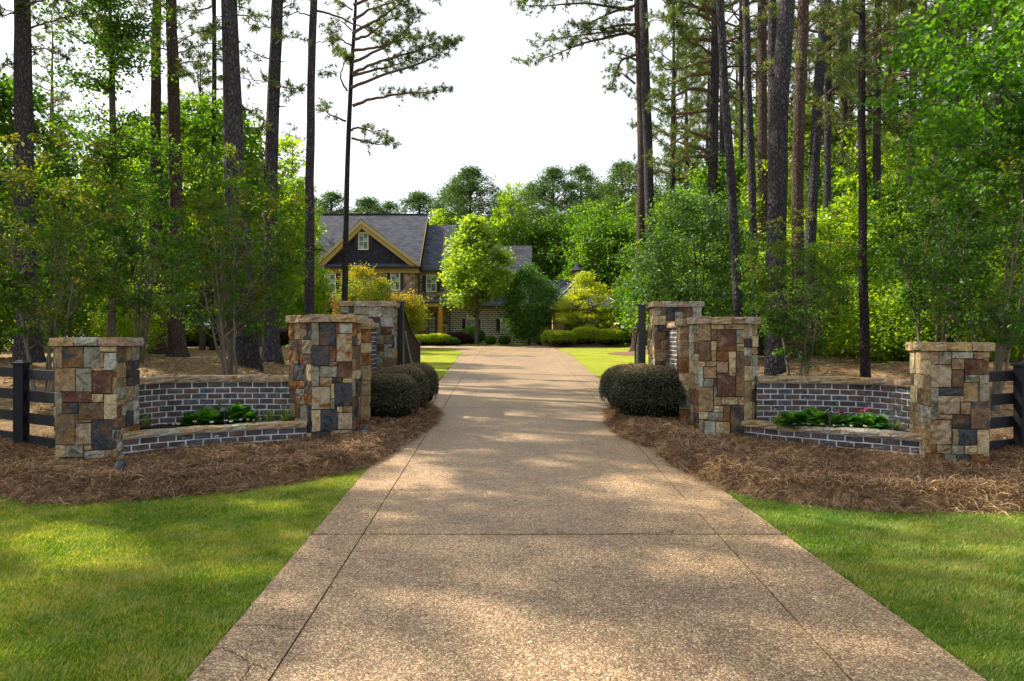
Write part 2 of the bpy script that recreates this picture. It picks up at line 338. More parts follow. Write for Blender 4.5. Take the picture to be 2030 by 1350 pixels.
P, Fq = strip(-6, 58, lambda y: ip(LK, y), lambda y: ip(RK, y), -.08, .004, 60)
drive = link('driveway', np_mesh('driveway', P, Fq, m_joint)); tag(drive, kind='structure')
rows = [-6, -3.2, 6.41, 16.0, 25.6, 35.2, 44.8, 58]
for ya, yb in zip(rows[:-1], rows[1:]):
    for fa, fb, mm in ((LK, JL, m_agg2), (JL, JR, m_agg), (JR, RK, m_agg2)):
        P, Fq = strip(ya, yb, lambda y: ip(fa, y), lambda y: ip(fb, y), -.05, .022, 14, .0065)
        o = link('slab', np_mesh('slab', P, Fq, mm), drive)
# cracks in the left band
def crackline(px, wd=.0042):
    pts = [gp(a, b) for a, b in px]; out = []
    rng = np.random.default_rng(3)
    for (x0, y0), (x1, y1) in zip(pts[:-1], pts[1:]):
        for t in np.linspace(0, 1, 8)[:-1]: out.append((x0 + (x1 - x0) * t + rng.normal(0, .008), y0 + (y1 - y0) * t + rng.normal(0, .008)))
    out.append(pts[-1]); out = np.array(out); d = np.gradient(out, axis=0); nn = np.stack([-d[:, 1], d[:, 0]], -1); nn /= np.linalg.norm(nn, axis=1)[:, None]
    ww = wd * .5 * (1 + .5 * rng.random(len(out)))[:, None]; A = out + nn * ww; B = out - nn * ww
    z = plane(out[:, 1]) + .0255; k = len(out); i = np.arange(k - 1)
    V = np.concatenate([np.c_[A, z], np.c_[B, z]]); return V, np.stack([i, i + k, i + k + 1, i + 1], -1)
for c in ([(468, 1246), (500, 1247), (525, 1245), (560, 1253), (590, 1254)], [(425, 1292), (452, 1296), (480, 1312), (505, 1325), (530, 1336)], [(500, 1322), (488, 1345), (470, 1360)],
          [(1331, 1062), (1335, 1055), (1331, 1060), (1180, 1064), (1000, 1065), (930, 1064)]):
    V, Fq = crackline(c); o = link('crack', np_mesh('crack', V, Fq, m_joint), drive); tag(o, kind='stuff')
# cross drive in front of the house
X = np.linspace(-34, 7.5, 50); cy = 56.4 + .004 * (X + 8) ** 2 * (X < -8)
A = np.c_[X, cy - 2.6, plane(cy - 2.6) + .030]; B = np.c_[X, cy + 2.0, plane(cy + 2.0) + .030]; i = np.arange(49)
m_pale = agg('pale_aggregate', None, (1.7, 1.6, 1.5))
cd = link('cross_drive', np_mesh('cross_drive', np.concatenate([A, B]), np.stack([i, i + 1, i + 51, i + 50], -1), m_pale)); tag(cd, kind='structure')
# ---------------------------------------------------------------- lawns
m_turf = mat('turf', (.1, .18, .03), .95, .1)
n = NB(m_turf); v_ = n.coord('Object'); f1 = n.noise(v_, 1.1, 5, .6); f2 = n.noise(n.coord('Object', (1, 2.4, 1)), 30, 6, .8, .8)
c_ = n.ramp(f1, [(.35, (.09, .17, .018)), (.55, (.16, .24, .028)), (.72, (.30, .30, .08))])
c_ = n.mix(.8, c_, n.ramp(f2, [(.3, (.45, .45, .42)), (.7, (1.6, 1.55, 1.5))]), 'MULTIPLY'); n.col(c_); n.bump(f2, 1, .03)
m_turf2 = mat('sunlit_tint_turf', (.1, .18, .03), .95, .1)  # brighter, yellower copy of the turf with sunlight put into its colour
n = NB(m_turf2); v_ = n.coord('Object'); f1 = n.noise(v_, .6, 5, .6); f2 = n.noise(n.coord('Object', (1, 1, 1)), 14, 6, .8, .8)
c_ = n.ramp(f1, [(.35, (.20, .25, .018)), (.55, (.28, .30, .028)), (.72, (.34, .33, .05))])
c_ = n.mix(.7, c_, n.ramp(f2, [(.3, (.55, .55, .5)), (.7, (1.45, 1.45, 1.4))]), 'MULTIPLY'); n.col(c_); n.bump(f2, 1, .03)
yy = np.linspace(-6, BEDL[9][1], 14)
PLL = [(-14, -6)] + [(float(ip(LK, y)) - .006, y) for y in yy] + [(a - .03, b + .05) for a, b in BEDL[8:0:-1]] + [(-14, 8.6)]
yy = np.linspace(BEDR[6][1], -6, 14)
PRR = [(14, -6), (14, 8.0)] + [(a + .02, b + .06) for a, b in BEDR[12:6:-1]] + [(float(ip(RK, y)) + .006, y) for y in yy]
for nm, P in (('lawn', PLL), ('lawn', PRR[::-1])):
    me = bpy.data.meshes.new(nm); V = [(x, y, float(plane(y)) + .008) for x, y in P]; me.from_pydata(V, [], [tuple(range(len(V)))]); me.materials.append(m_turf)
    o = link(nm, me); tag(o, kind='structure')
def sheet(name, P, step, dz, m):
    P = np.array(P); xs = np.arange(P[:, 0].min(), P[:, 0].max() + step, step); ys = np.arange(P[:, 1].min(), P[:, 1].max() + step, step)
    X, Y = np.meshgrid(xs, ys); cx = X[:-1, :-1] + step / 2; cy = Y[:-1, :-1] + step / 2; k = inpoly(P, cx, cy).ravel()
    I = (np.arange(len(ys) - 1)[:, None] * len(xs) + np.arange(len(xs) - 1)[None, :]).ravel()[k]
    V = np.stack([X, Y, zt(X, Y, False) + dz], -1).reshape(-1, 3)
    return link(name, np_mesh(name, V, np.stack([I, I + 1, I + len(xs) + 1, I + len(xs)], -1), m, smooth=True))
o = sheet('lawn', [(-2.1, 16.2), (-2.42, 21.8), (-2.9, 34), (-3.45, 48), (-4.6, 53.5), (-30, 53.5), (-30, 44), (-11, 40), (-7, 28), (-5.5, 20), (-5, 16.6)], .2, .012, m_turf2); tag(o, kind='structure')
o = sheet('lawn', [(2.8, 16.2), (3.05, 22.7), (3.5, 38), (3.75, 44), (3.5, 53.5), (7, 57), (22, 57), (18, 46), (9.5, 41), (7.5, 30), (6, 20), (5.2, 16.6)], .2, .012, m_turf2); tag(o, kind='structure')
# blades
def blades(P, dens, seed, name, col, far_scale=1.0):
    rng = np.random.default_rng(seed); P = np.array(P); x0, y0 = P.min(0); x1, y1 = P.max(0); y0 = max(y0, 3.3)
    N = int((x1 - x0) * (y1 - y0) * dens); X = rng.uniform(x0, x1, N); Y = rng.uniform(y0, y1, N)
    k = inpoly(P, X, Y) & (np.abs(X) < Y * .80 + .2); X, Y = X[k], Y[k]; N = len(X)
    patch = lump(X, Y, .9) * .5 + lump(X + 7, Y, 2.6) * .35 + .25 * lump(X, Y + 5, 6)
    h = rng.uniform(.018, .04, N) * (1 + .3 * patch); az = rng.uniform(0, 6.28, N) ; ln = rng.uniform(.2, 1.1, N) * h
    fl = lump(X * 1.3, Y * 3, 2.2) * 2.2; az = np.where(rng.random(N) < .5, fl, az)
    wd = rng.uniform(.0024, .0045, N) * (.8 + Y / 11); z = plane(Y) + .006
    a2 = rng.uniform(0, 6.28, N)
    base = np.stack([X, Y, z], -1); sx = np.stack([np.cos(a2), np.sin(a2), 0 * X], -1) * wd[:, None]
    tip = base + np.stack([np.cos(az) * ln, np.sin(az) * ln, h], -1)
    V = np.stack([base - sx, base + sx, tip], 1).reshape(-1, 3); Fq = np.arange(3 * N).reshape(-1, 3)
    vv = np.clip(.40 + .42 * patch + rng.normal(0, .17, N) + (rng.random(N) < .16) * .45, 0, 1)
    o = link(name, np_mesh(name, V, Fq, col, v=vv)); return o
b1 = blades(PLL, 13500, 5, 'grass', LM['grass']); tag(b1, 'short mown turf left of the driveway, green with yellow dry patches', 'grass', kind='stuff')
b2 = blades(PRR, 16000, 6, 'grass', LM['grass']); tag(b2, 'short mown turf right of the driveway with dry blades mixed in', 'grass', kind='stuff')
# pine straw strands
def strands(P, dens, seed, L, lab, lim=None, wd=.0048, matl='straw', lift=1.0, vb=.45):
    rng = np.random.default_rng(seed); P = np.array(P); x0, y0 = P.min(0); x1, y1 = P.max(0)
    N = int((x1 - x0) * (y1 - y0) * dens); X = rng.uniform(x0, x1, N); Y = rng.uniform(y0, y1, N)
    k = inpoly(P, X, Y) & (np.abs(X) < Y * .80 + .3)
    if lim is not None: k &= lim(X, Y)
    X, Y = X[k], Y[k]; N = len(X)
    az = rng.uniform(0, 2 * np.pi, N); ln = rng.uniform(.5, 1.2, N) * L; cur = rng.normal(0, .55, N)
    z = zt(X, Y) + rng.uniform(-.005, .035, N) * lift; el = rng.normal(.05, .3, N) * lift
    p0 = np.stack([X, Y, z], -1)
    def dirv(a, e): return np.stack([np.cos(a) * np.cos(e), np.sin(a) * np.cos(e), np.sin(e)], -1)
    p1 = p0 + dirv(az, el + .25 * lift) * (ln * .5)[:, None]; p2 = p1 + dirv(az + cur, el - .45 * lift) * (ln * .5)[:, None]
    g1 = zt(p2[:, 0], p2[:, 1]) - .004; p2[:, 2] = np.maximum(p2[:, 2], g1)
    side = np.stack([-np.sin(az), np.cos(az), rng.normal(0, .6, N)], -1) * (wd * rng.uniform(.35, .7, N))[:, None]
    V = np.stack([p0 - side * .7, p0 + side * .7, p1 + side, p1 - side, p2], 1).reshape(-1, 3); b = np.arange(N)[:, None] * 5
    Fq = b + np.array([[0, 1, 2, 3]]); Ft = b + np.array([[3, 2, 4]])
    lm = lump(X, Y, 1.7)
    vv = np.clip(vb + .14 * lm + rng.normal(0, .27, N), 0, 1)
    o = link('pine_straw', np_mesh('pine_straw', V, [Fq, Ft], LM[matl], v=np.concatenate([vv, vv]))); return tag(o, lab, 'pine straw', kind='stuff')
front = lambda X, Y: (Y < 12.0) | ((np.abs(X - .3) < 3.6) & (Y < 17))
def grow(L, s):  # let the straw spill a little over the edge
    return L
def offs(P, bed, sgn):
    return P
PLs = np.array([(x, y - .07) if y < 10 else (x + .07, y) for x, y in BEDL] + [(-2.6, 17.2), (-12.5, 17.2)])
PRs = np.array([(12.5, 17.2), (3.2, 17.2)] + [(x, y - .07) if y < 9 else (x - .07, y) for x, y in BEDR])
strands(PLs, 4100, 11, .21, 'deep brown pine straw bed in front of the left stone wall', front)
strands(PRs, 4100, 12, .21, 'deep brown pine straw bed in front of the right stone wall', front)
strands([(-20, 12.8), (-5, 12.8), (-5, 24), (-20, 24)], 210, 13, .2, 'dry straw and leaf litter under the trees on the left', None, .014, 'litter', .5, .6)
strands([(4.8, 12.8), (20, 12.8), (20, 24), (4.8, 24)], 210, 14, .2, 'dry straw and leaf litter under the trees on the right', None, .014, 'litter', .5, .6)
# a few fallen needles and leaves on the drive
rngd = np.random.default_rng(8); N = 520; Y = rngd.uniform(3.6, 26, N); X = np.where(rngd.random(N) < .55, np.where(rngd.random(N) < .5, ip(LK, Y) + np.abs(rngd.normal(0, .25, N)), ip(RK, Y) - np.abs(rngd.normal(0, .25, N))), rngd.uniform(-1.7, 2.5, N))
az = rngd.uniform(0, 6.28, N); ln = rngd.uniform(.04, .11, N); lf_ = rngd.random(N) < .15; wd_ = np.where(lf_, .018, .0028); ln = np.where(lf_, .04, ln); z = plane(Y) + .0255
dx, dy = np.cos(az) * ln, np.sin(az) * ln; sx, sy = -np.sin(az) * wd_, np.cos(az) * wd_
V = np.stack([np.stack([X - sx, Y - sy, z], -1), np.stack([X + dx * .6 - sx, Y + dy * .6 - sy, z + .004], -1), np.stack([X + dx, Y + dy, z + .002], -1), np.stack([X + dx * .4 + sx, Y + dy * .4 + sy, z + .004], -1)], 1).reshape(-1, 3)
tag(link('fallen_needles', np_mesh('fallen_needles', V, np.arange(4 * N).reshape(-1, 4), LM['litter'], v=rngd.random(N))), 'scattered fallen needles and dry leaves lying on the driveway', 'leaf litter', kind='stuff')
for Pq, sd_, lb in ((PLL, 15, 'stray dry needles lying on the left lawn'), (PRR, 16, 'stray dry needles lying on the right lawn')):
    strands(Pq, 30, sd_, .12, lb, lambda X, Y: (Y > 3.4) & (Y < 10), .004, 'litter', .6, .6)
# straw strips at the house beds
def strawstrip(pts, wd, h, lab, seed):
    rng = np.random.default_rng(seed); pts = np.array(pts, float); t = np.linspace(0, len(pts) - 1, 60); x = np.interp(t, range(len(pts)), pts[:, 0]); y = np.interp(t, range(len(pts)), pts[:, 1])
    V = []
    for k, (o, hh) in enumerate(((-1, 0), (-.8, .8), (0, 1), (.8, .8), (1, 0))):
        V.append(np.stack([x, y + o * wd / 2, zt(x, y, False) + h * hh * (1 + .25 * rng.normal(0, 1, 60)) - .01], -1))
    V = np.concatenate(V); i = np.arange(59); Fq = np.concatenate([np.stack([i + 60 * k, i + 1 + 60 * k, i + 61 + 60 * k, i + 60 + 60 * k], -1) for k in range(4)])
    o = link('straw_bed', np_mesh('straw_bed', V, Fq, m_strip, smooth=True)); return tag(o, lab, 'straw bed')
m_strip = mat('reddish_straw', (.22, .12, .08), .95, .1)
n = NB(m_strip); v_ = n.coord('Object'); f_ = n.noise(v_, 16, 6, .8, 1); n.col(n.ramp(f_, [(.3, (.09, .045, .03)), (.5, (.24, .14, .095)), (.7, (.40, .27, .19))])); n.bump(f_, 1, .08)
strawstrip([(2.6, 58.2), (3.1, 57.2), (6, 56.8), (13, 56.8)], 1.6, .30, 'raised reddish straw bed under the clipped bright green hedge', 21)
strawstrip([(-22, 59.6), (-12, 59.3), (-5.5, 59.4)], 1.6, .30, 'reddish straw bed in front of the house porch', 22)
a = np.linspace(0, 2 * np.pi, 40); rr = np.linspace(0, 1, 7)
Vr = [(9.2 + 2.6 * r_ * math.cos(t) * 1.15, 44.5 + 3.2 * r_ * math.sin(t)) for r_ in rr for t in a[:-1]]
Vr = [(x, y, zg(x, y) + .02 + .22 * float(sstep(1 - k // 39 / 6))) for k, (x, y) in enumerate(Vr)]
Fq = [(k * 39 + j, k * 39 + (j + 1) % 39, (k + 1) * 39 + (j + 1) % 39, (k + 1) * 39 + j) for k in range(6) for j in range(39)]
tag(link('straw_ring', np_mesh('straw_ring', Vr, Fq, m_strip, smooth=True)), 'low pale straw mound around the twin pines beyond the right gate', 'straw bed')
# ---------------------------------------------------------------- stones and bricks
RG = np.random.default_rng(77)
def rough_block(w, h, d, amp=.012, bev=.012, n=3, rng=RG, top_rough=True):
    """block centred on origin: x width, z height, front face at y=0 looking to -y, body goes to y=d"""
    us = np.linspace(-1, 1, n + 1); V = []
    for j, v in enumerate(us):
        for i, u in enumerate(us):
            e = (i in (0, n)) + (j in (0, n))
            y = rng.normal(0, amp * .8) * (e == 0) + (bev * (.25 if e == 1 else .9) if e else 0) + rng.normal(0, amp * .38)
            V.append((u * (w / 2 - (.0 if abs(u) < 1 else bev * .35)) + rng.normal(0, amp * .3), y, v * (h / 2 - (.0 if abs(v) < 1 else bev * .35)) + rng.normal(0, amp * .25)))
    ring = [j for j in range(n + 1)] + [k * (n + 1) + n for k in range(1, n + 1)] + [n * (n + 1) + i for i in range(n - 1, -1, -1)] + [k * (n + 1) for k in range(n - 1, 0, -1)]
    m = n + 1; Fq = [(j * m + i, j * m + i + 1, (j + 1) * m + i + 1, (j + 1) * m + i) for j in range(n) for i in range(n)]
    c0 = len(V)
    for r_ in ring:
        x, y, z = V[r_]; q = abs(x) / (w / 2), abs(z) / (h / 2)
        sx = w / 2 * (1 if x > 0 else -1) if q[0] > .85 else x; sz = h / 2 * (1 if z > 0 else -1) if q[1] > .85 else z
        V.append((sx + rng.normal(0, amp * .15), y + bev * 1.2, sz + rng.normal(0, amp * .2)))
    c1 = len(V); L = len(ring)
    for k in range(L):
        x, y, z = V[c0 + k]; V.append((x, d, z))
    for k in range(L):
        k2 = (k + 1) % L
        Fq.append((ring[k2], ring[k], c0 + k, c0 + k2)); Fq.append((c0 + k2, c0 + k, c1 + k, c1 + k2))
    return V, Fq
def block_mesh(name, w, h, d, m, **k):
    V, Fq = rough_block(w, h, d, **k); return np_mesh(name, V, Fq, m)
def on_facet(o, p0, p1, u, v, off=0):
    dx, dy = p1[0] - p0[0], p1[1] - p0[1]; L = math.hypot(dx, dy); dx /= L; dy /= L
    nx_, ny_ = dy, -dx
    o.location = (p0[0] + dx * u + nx_ * off, p0[1] + dy * u + ny_ * off, v); o.rotation_euler = (0, 0, math.atan2(dy, dx)); return o
def split(rng, u0, u1, v0, v1, out, mx=.38, mn=.15):
    w, h = u1 - u0, v1 - v0
    big = w > mx or h > mx or (w * h > .075 and rng.random() < .8) or (w * h > .04 and rng.random() < .3)
    if not big or (w < 1.7 * mn and h < 1.7 * mn): out.append((u0, u1, v0, v1)); return
    t = rng.uniform(.34, .66)
    if (w > h and w > 1.7 * mn) or h < 1.7 * mn:
        c = u0 + w * t; split(rng, u0, c, v0, v1, out, mx, mn); split(rng, c, u1, v0, v1, out, mx, mn)
    else:
        c = v0 + h * t; split(rng, u0, u1, v0, c, out, mx, mn); split(rng, u0, u1, c, v1, out, mx, mn)
def stone(parent, base, p0, p1, u0, u1, v0, v1, code, L):
    gap = .004; cw = u1 - u0 - 2 * gap * (u0 > .02) * (u1 < L - .02) ; uc = (u0 + u1) / 2
    if u0 < .02: uc -= gap * .0
    me = block_mesh('stone', max(.03, u1 - u0 - 2 * gap), max(.03, v1 - v0 - 2 * gap), .07, SM[code], amp=.011, bev=.006)
    o = link('stone', me, parent); on_facet(o, p0, p1, uc, (v0 + v1) / 2, float(RG.uniform(.0, .026)))
    o.location = Vector(o.location) - Vector((base[0], base[1], 0)) - Vector((0, 0, base[2]))
    return o
def pier(name, poly, facets, zb, ztop, label, seed, given={}, cap_t=.12, pal='TTGGYWBRMSKXPOZT', group='stone gate piers'):
    rng = np.random.default_rng(seed); P = [np.array(p) for p in poly]; c = sum(P) / len(P); base = (c[0], c[1], zb)
    root = empty(name, base, label, 'stone pier', group)
    # core
    k = len(P); ins = [p + (c - p) / np.linalg.norm(c - p) * .045 for p in P]
    V = [(p[0] - base[0], p[1] - base[1], -.3) for p in ins] + [(p[0] - base[0], p[1] - base[1], ztop - cap_t - zb - .002) for p in ins]
    me = bpy.data.meshes.new('mortar_core'); me.from_pydata(V, [], [(i, (i + 1) % k, k + (i + 1) % k, k + i) for i in range(k)] + [tuple(range(k, 2 * k))]); me.materials.append(m_core)
    link('mortar_core', me, root)
    vt = ztop - cap_t
    for fi in facets:
        p0, p1 = P[fi], P[(fi + 1) % k]; L = float(np.linalg.norm(p1 - p0))
        if fi in given:
            gx0, gx1, gy0, gscale, rows = given[fi]; lowest = vt
            for (a, b, c2, d, code) in rows:
                u0 = max(0, (a - gx0) / (gx1 - gx0) * L); u1 = min(L, (c2 - gx0) / (gx1 - gx0) * L)
                if L - u1 < .03: u1 = L
                if u0 < .03: u0 = 0
                v1 = vt - (b - gy0) * gscale; v0 = vt - (d - gy0) * gscale
                if u1 - u0 > .02: stone(root, base, p0, p1, u0, u1, v0, v1, code, L); lowest = min(lowest, v0)
            out = []; split(rng, 0, L, zb - .22, lowest - .0, out)
        else:
            out = []; split(rng, 0, L, zb - .2, vt, out)
        for (u0, u1, v0, v1) in out: stone(root, base, p0, p1, u0, u1, v0, v1, pal[rng.integers(len(pal))], L)
    # cap
    oc = .055; OP = []
    for i in range(k):
        a, b, d = P[i - 1], P[i], P[(i + 1) % k]
        e1 = (b - a) / np.linalg.norm(b - a); e2 = (d - b) / np.linalg.norm(d - b); n1 = np.array([e1[1], -e1[0]]); n2 = np.array([e2[1], -e2[0]])
        nn = n1 + n2; nn /= nn @ n1; OP.append(b + nn * oc)
    for i in range(k):
        p0, p1 = OP[i], OP[(i + 1) % k]; L = float(np.linalg.norm(p1 - p0)); m = max(1, round(L / .3)); cuts = [0] + sorted((np.arange(1, m) / m * L + rng.uniform(-.05, .05, m - 1)).tolist()) + [L]
        for u0, u1 in zip(cuts[:-1], cuts[1:]):
            me = block_mesh('capstone', u1 - u0 - .005, cap_t * rng.uniform(.94, 1.06), .22, CAPM[rng.integers(4)], amp=.013, bev=.008)
            o = link('capstone', me, root); on_facet(o, p0, p1, (u0 + u1) / 2, vt + cap_t / 2 + rng.uniform(-.004, .006) + .001 * i, rng.uniform(-.008, .008)); o.location = Vector(o.location) - Vector(base)
    ins = [p + (c - p) / np.linalg.norm(c - p) * .12 for p in P]
    V = [(p[0] - base[0], p[1] - base[1], vt - zb + .01) for p in ins] + [(p[0] - base[0], p[1] - base[1], ztop - zb - .03) for p in ins]
    me = bpy.data.meshes.new('cap_bed'); me.from_pydata(V, [], [(i, (i + 1) % k, k + (i + 1) % k, k + i) for i in range(k)] + [tuple(range(k, 2 * k))]); me.materials.append(CAPM[1])
    link('cap_bed', me, root)
    return root
OLf = [(340,388,387,515,'T'),(387,388,510,512,'Z'),(512,390,618,514,'G'),(618,388,718,420,'Y'),(618,422,642,510,'P'),(642,425,718,530,'W'),(340,515,467,655,'T'),(467,518,565,655,'G'),(565,512,642,533,'Y'),(567,533,693,668,'M'),(693,533,718,572,'R'),(693,572,718,668,'T'),
 (340,658,387,785,'G'),(387,657,565,718,'M'),(387,720,482,785,'S'),(567,670,635,718,'Y'),(482,722,637,822,'B'),(637,672,718,822,'Y'),(344,787,462,970,'O'),(464,787,480,822,'T'),(464,824,562,840,'T'),(464,842,560,972,'X'),(564,824,714,1000,'S'),
 (346,972,402,1045,'Y'),(402,972,515,1042,'G'),(517,975,562,1005,'Y'),(517,1007,643,1056,'W'),(645,1002,716,1075,'T')]
ORf = [(890,300,925,380,'P'),(925,300,1000,380,'G'),(1002,302,1125,343,'W'),(1127,302,1220,345,'T'),(888,383,998,518,'X'),(1002,345,1075,410,'T'),(1077,347,1220,438,'M'),(1002,412,1070,515,'B'),(1077,440,1160,487,'G'),(1160,442,1218,603,'G'),(1070,488,1158,605,'T'),
 (882,520,928,714,'G'),(930,518,1068,567,'S'),(920,570,1050,680,'X'),(1050,570,1068,605,'Y'),(1052,607,1110,680,'T'),(1110,605,1218,767,'Z'),(922,682,1004,714,'T'),(1006,685,1110,768,'K'),(880,716,1002,866,'X'),(1006,770,1042,866,'T'),(1044,770,1148,866,'S'),(1150,770,1212,922,'Y'),
 (878,868,912,922,'R'),(914,868,1000,922,'T'),(1002,868,1075,924,'G'),(1077,868,1148,924,'Y'),(875,925,958,978,'R'),(960,925,1030,978,'G'),(1032,925,1110,978,'S'),(1110,924,1212,978,'R')]
ILf = [(668,305,712,440,'G'),(714,310,812,440,'S'),(812,310,832,370,'R'),(832,308,912,368,'W'),(672,443,772,565,'S'),(774,445,814,538,'M'),(816,370,912,540,'X'),(774,540,822,566,'T'),(668,568,714,687,'G'),(716,568,820,633,'G'),(822,543,912,640,'M'),(716,635,790,687,'T'),(790,640,852,668,'K'),(854,642,912,670,'Y'),
 (668,690,780,826,'X'),(782,672,806,762,'Y'),(806,672,912,810,'S'),(780,765,806,826,'G'),(820,812,855,850,'Y'),(857,812,912,850,'T'),(668,830,722,960,'Y'),(722,830,822,958,'S'),(824,852,912,952,'X'),(668,962,780,1005,'K'),(782,956,912,1005,'T')]
IRf = [(692,250,766,345,'T'),(770,250,850,280,'Y'),(852,250,970,280,'T'),(768,282,803,345,'B'),(805,282,920,405,'M'),(922,282,970,360,'G'),(695,348,765,462,'B'),(768,348,803,402,'Y'),(768,405,798,462,'T'),(800,407,872,462,'R'),(874,407,918,548,'Y'),(920,407,970,548,'B'),(922,362,970,405,'T'),
 (692,465,735,495,'Y'),(737,463,800,495,'T'),(692,497,720,612,'W'),(722,497,800,562,'T'),(802,465,872,530,'P'),(722,565,782,612,'G'),(690,615,782,755,'T'),(804,532,916,666,'M'),(784,612,804,666,'G'),(918,550,970,666,'O'),(785,668,830,722,'T'),(832,670,930,714,'Y'),(932,670,970,716,'T'),
 (690,757,750,800,'Y'),(784,724,840,757,'Y'),(752,759,840,808,'G'),(842,724,884,812,'R'),(886,720,970,880,'K'),(690,802,725,895,'G'),(727,810,795,905,'W'),(797,814,882,905,'Y')]
# outer piers: facets in order front, right side, back, left side (p0->p1 keeps the outside on the right hand)
zp = lambda y: float(plane(y))
pier('stone_pier', [(-6.64, 9.92), (-5.79, 10.0), (-5.86, 10.72), (-6.71, 10.64)], [0, 1, 3], .24, 2.04, 'short square stone pier with flat tan cap, leftmost, where the black fence meets the wall', 1,
     {0: (340, 718, 385, 1.66 / (1050 - 385) * .985, OLf)}, pal='TGKRGBSTW')
pier('stone_pier', [(6.01, 9.8), (6.76, 9.67), (6.88, 10.36), (6.13, 10.5)], [0, 1, 3], .24, 1.97, 'short square stone pier, rightmost, its left side coloured a sunlit yellow, beside the right fence', 2,
     {0: (880, 1218, 298, 1.62 / (975 - 298) * .985, ORf)}, pal='YYTYTWYRTB')  # flank palette leans yellow: sun from the left put into stone colour
pier('stone_pier', [(-3.93, 12.05), (-3.41, 11.6), (-2.76, 11.8), (-2.74, 12.3), (-2.8, 12.9), (-3.8, 12.95)], [0, 1, 2, 3], .29, 2.44, 'tall faceted stone pier with dark slate blocks, left of the driveway beside the clipped shrubs', 3,
     {1: (668, 912, 303, 2.03 / (1005 - 303) * .98, ILf)}, pal='RBKGBTYSRB', cap_t=.13)
pier('stone_pier', [(3.26, 12.5), (3.28, 12.0), (4.05, 11.9), (4.42, 12.3), (4.4, 12.95), (3.4, 13.1)], [5, 0, 1, 2], .29, 2.41, 'tall faceted stone pier with maroon blocks, right of the driveway behind the large clipped shrub', 4,
     {1: (692, 970, 248, 2.03 / (905 - 248) * .98, IRf)}, pal='YTYTRGTWBK', cap_t=.12)
pier('stone_pier', [(-3.95, 15.8), (-2.77, 15.85), (-2.80, 16.6), (-3.98, 16.55)], [0, 1], .4, 2.91, 'tallest left pier, farther back, carrying the open black gate leaf', 5, pal='GTBGWMTGBS')
pier('stone_pier', [(3.30, 15.8), (4.39, 15.8), (4.39, 16.65), (3.33, 16.65)], [0, 3], .4, 2.90, 'tallest right pier, farther back, behind the right clipped shrubs and next to the gate post', 6, pal='GSBTWGTYTB')

BV = [[block_mesh('brick', .240, .083, .05, m, amp=.004, bev=.006, n=3) for _ in range(4)] for m in BM]
def resample(path, n=200):
    P = np.array(path, float); t = np.arange(len(P)); tt = np.linspace(0, len(P) - 1, n)
    # smooth with catmull-like interpolation through repeated averaging
    x = np.interp(tt, t, P[:, 0]); y = np.interp(tt, t, P[:, 1])
    for _ in range(60):
        x[1:-1] = (x[:-2] + 2 * x[1:-1] + x[2:]) / 4; y[1:-1] = (y[:-2] + 2 * y[1:-1] + y[2:]) / 4
    s = np.concatenate([[0], np.cumsum(np.hypot(np.diff(x), np.diff(y)))]); return x, y, s
def wall(name, path, z0, z1, label, cap=(.11, .34, .05), th=.2, seed=0, capz=None, group='curved brick planter walls', smooth=True, course=.099, topf=None):
    rng = np.random.default_rng(seed)
    if smooth: x, y, s = resample(path)
    else:
        P = np.array(path, float); tt = np.linspace(0, len(P) - 1, 100); x = np.interp(tt, range(len(P)), P[:, 0]); y = np.interp(tt, range(len(P)), P[:, 1]); s = np.concatenate([[0], np.cumsum(np.hypot(np.diff(x), np.diff(y)))])
    at = lambda q: np.array([np.interp(q, s, x), np.interp(q, s, y)])
    base = (float(x.mean()), float(y.mean()), z0 + .2); root = empty(name, base, label, 'wall', group); B = Vector(base)
    dx, dy = np.gradient(x), np.gradient(y); L_ = np.hypot(dx, dy); nx_, ny_ = dy / L_, -dx / L_
    m = len(x); ctop = z1 - cap[0]
    V = []
    for o, z in ((-.006, z0 - .1), (-.006, ctop), (-th, ctop), (-th, z0 - .1)):
        V.append(np.stack([x + nx_ * o - base[0], y + ny_ * o - base[1], np.full(m, z - base[2])], -1))
    V = np.concatenate(V); i = np.arange(m - 1)
    Fq = np.concatenate([np.stack([i + a * m, i + 1 + a * m, i + 1 + b * m, i + b * m], -1) for a, b in ((0, 1), (1, 2), (2, 3))])
    link('mortar_bed', np_mesh('mortar_bed', V, Fq, m_mortar), root)
    T = s[-1]; zc = ctop - .012 - .0425; r_ = 0
    while zc > z0 - .05:
        u = -.13 if r_ % 2 else 0.0; u += rng.uniform(-.01, .01)
        while u < T:
            a, b = max(0, u), min(T, u + .245)
            if b - a > .05:
                p0, p1 = at(a), at(b); me = BV[rng.integers(5)][rng.integers(4)]; o = link('brick', me, root)
                on_facet(o, p0, p1, float(np.linalg.norm(p1 - p0)) / 2, zc + rng.uniform(-.003, .003), rng.uniform(.0, .008)); o.location = Vector(o.location) - B
                o.scale = (float(np.linalg.norm(p1 - p0)) / .245 * rng.uniform(.97, 1.005), 1, rng.uniform(.95, 1.03))
            u += .257
        zc -= course; r_ += 1
    if cap[0] > .01:
        u = 0
        while u < T - .05:
            b = min(T, u + rng.uniform(.28, .46));
            if T - b < .15: b = T
            p0, p1 = at(u), at(b); L = float(np.linalg.norm(p1 - p0))
            me = block_mesh('capstone', L + .004, cap[0], cap[1], CAPM[rng.choice([0, 0, 1, 2, 3])], amp=.011, bev=.013, n=3)
            o = link('capstone', me, root); on_facet(o, p0, p1, L / 2, z1 - cap[0] / 2 + rng.uniform(-.004, .004), cap[2] + rng.uniform(-.006, .006)); o.location = Vector(o.location) - B
            u = b
    return root
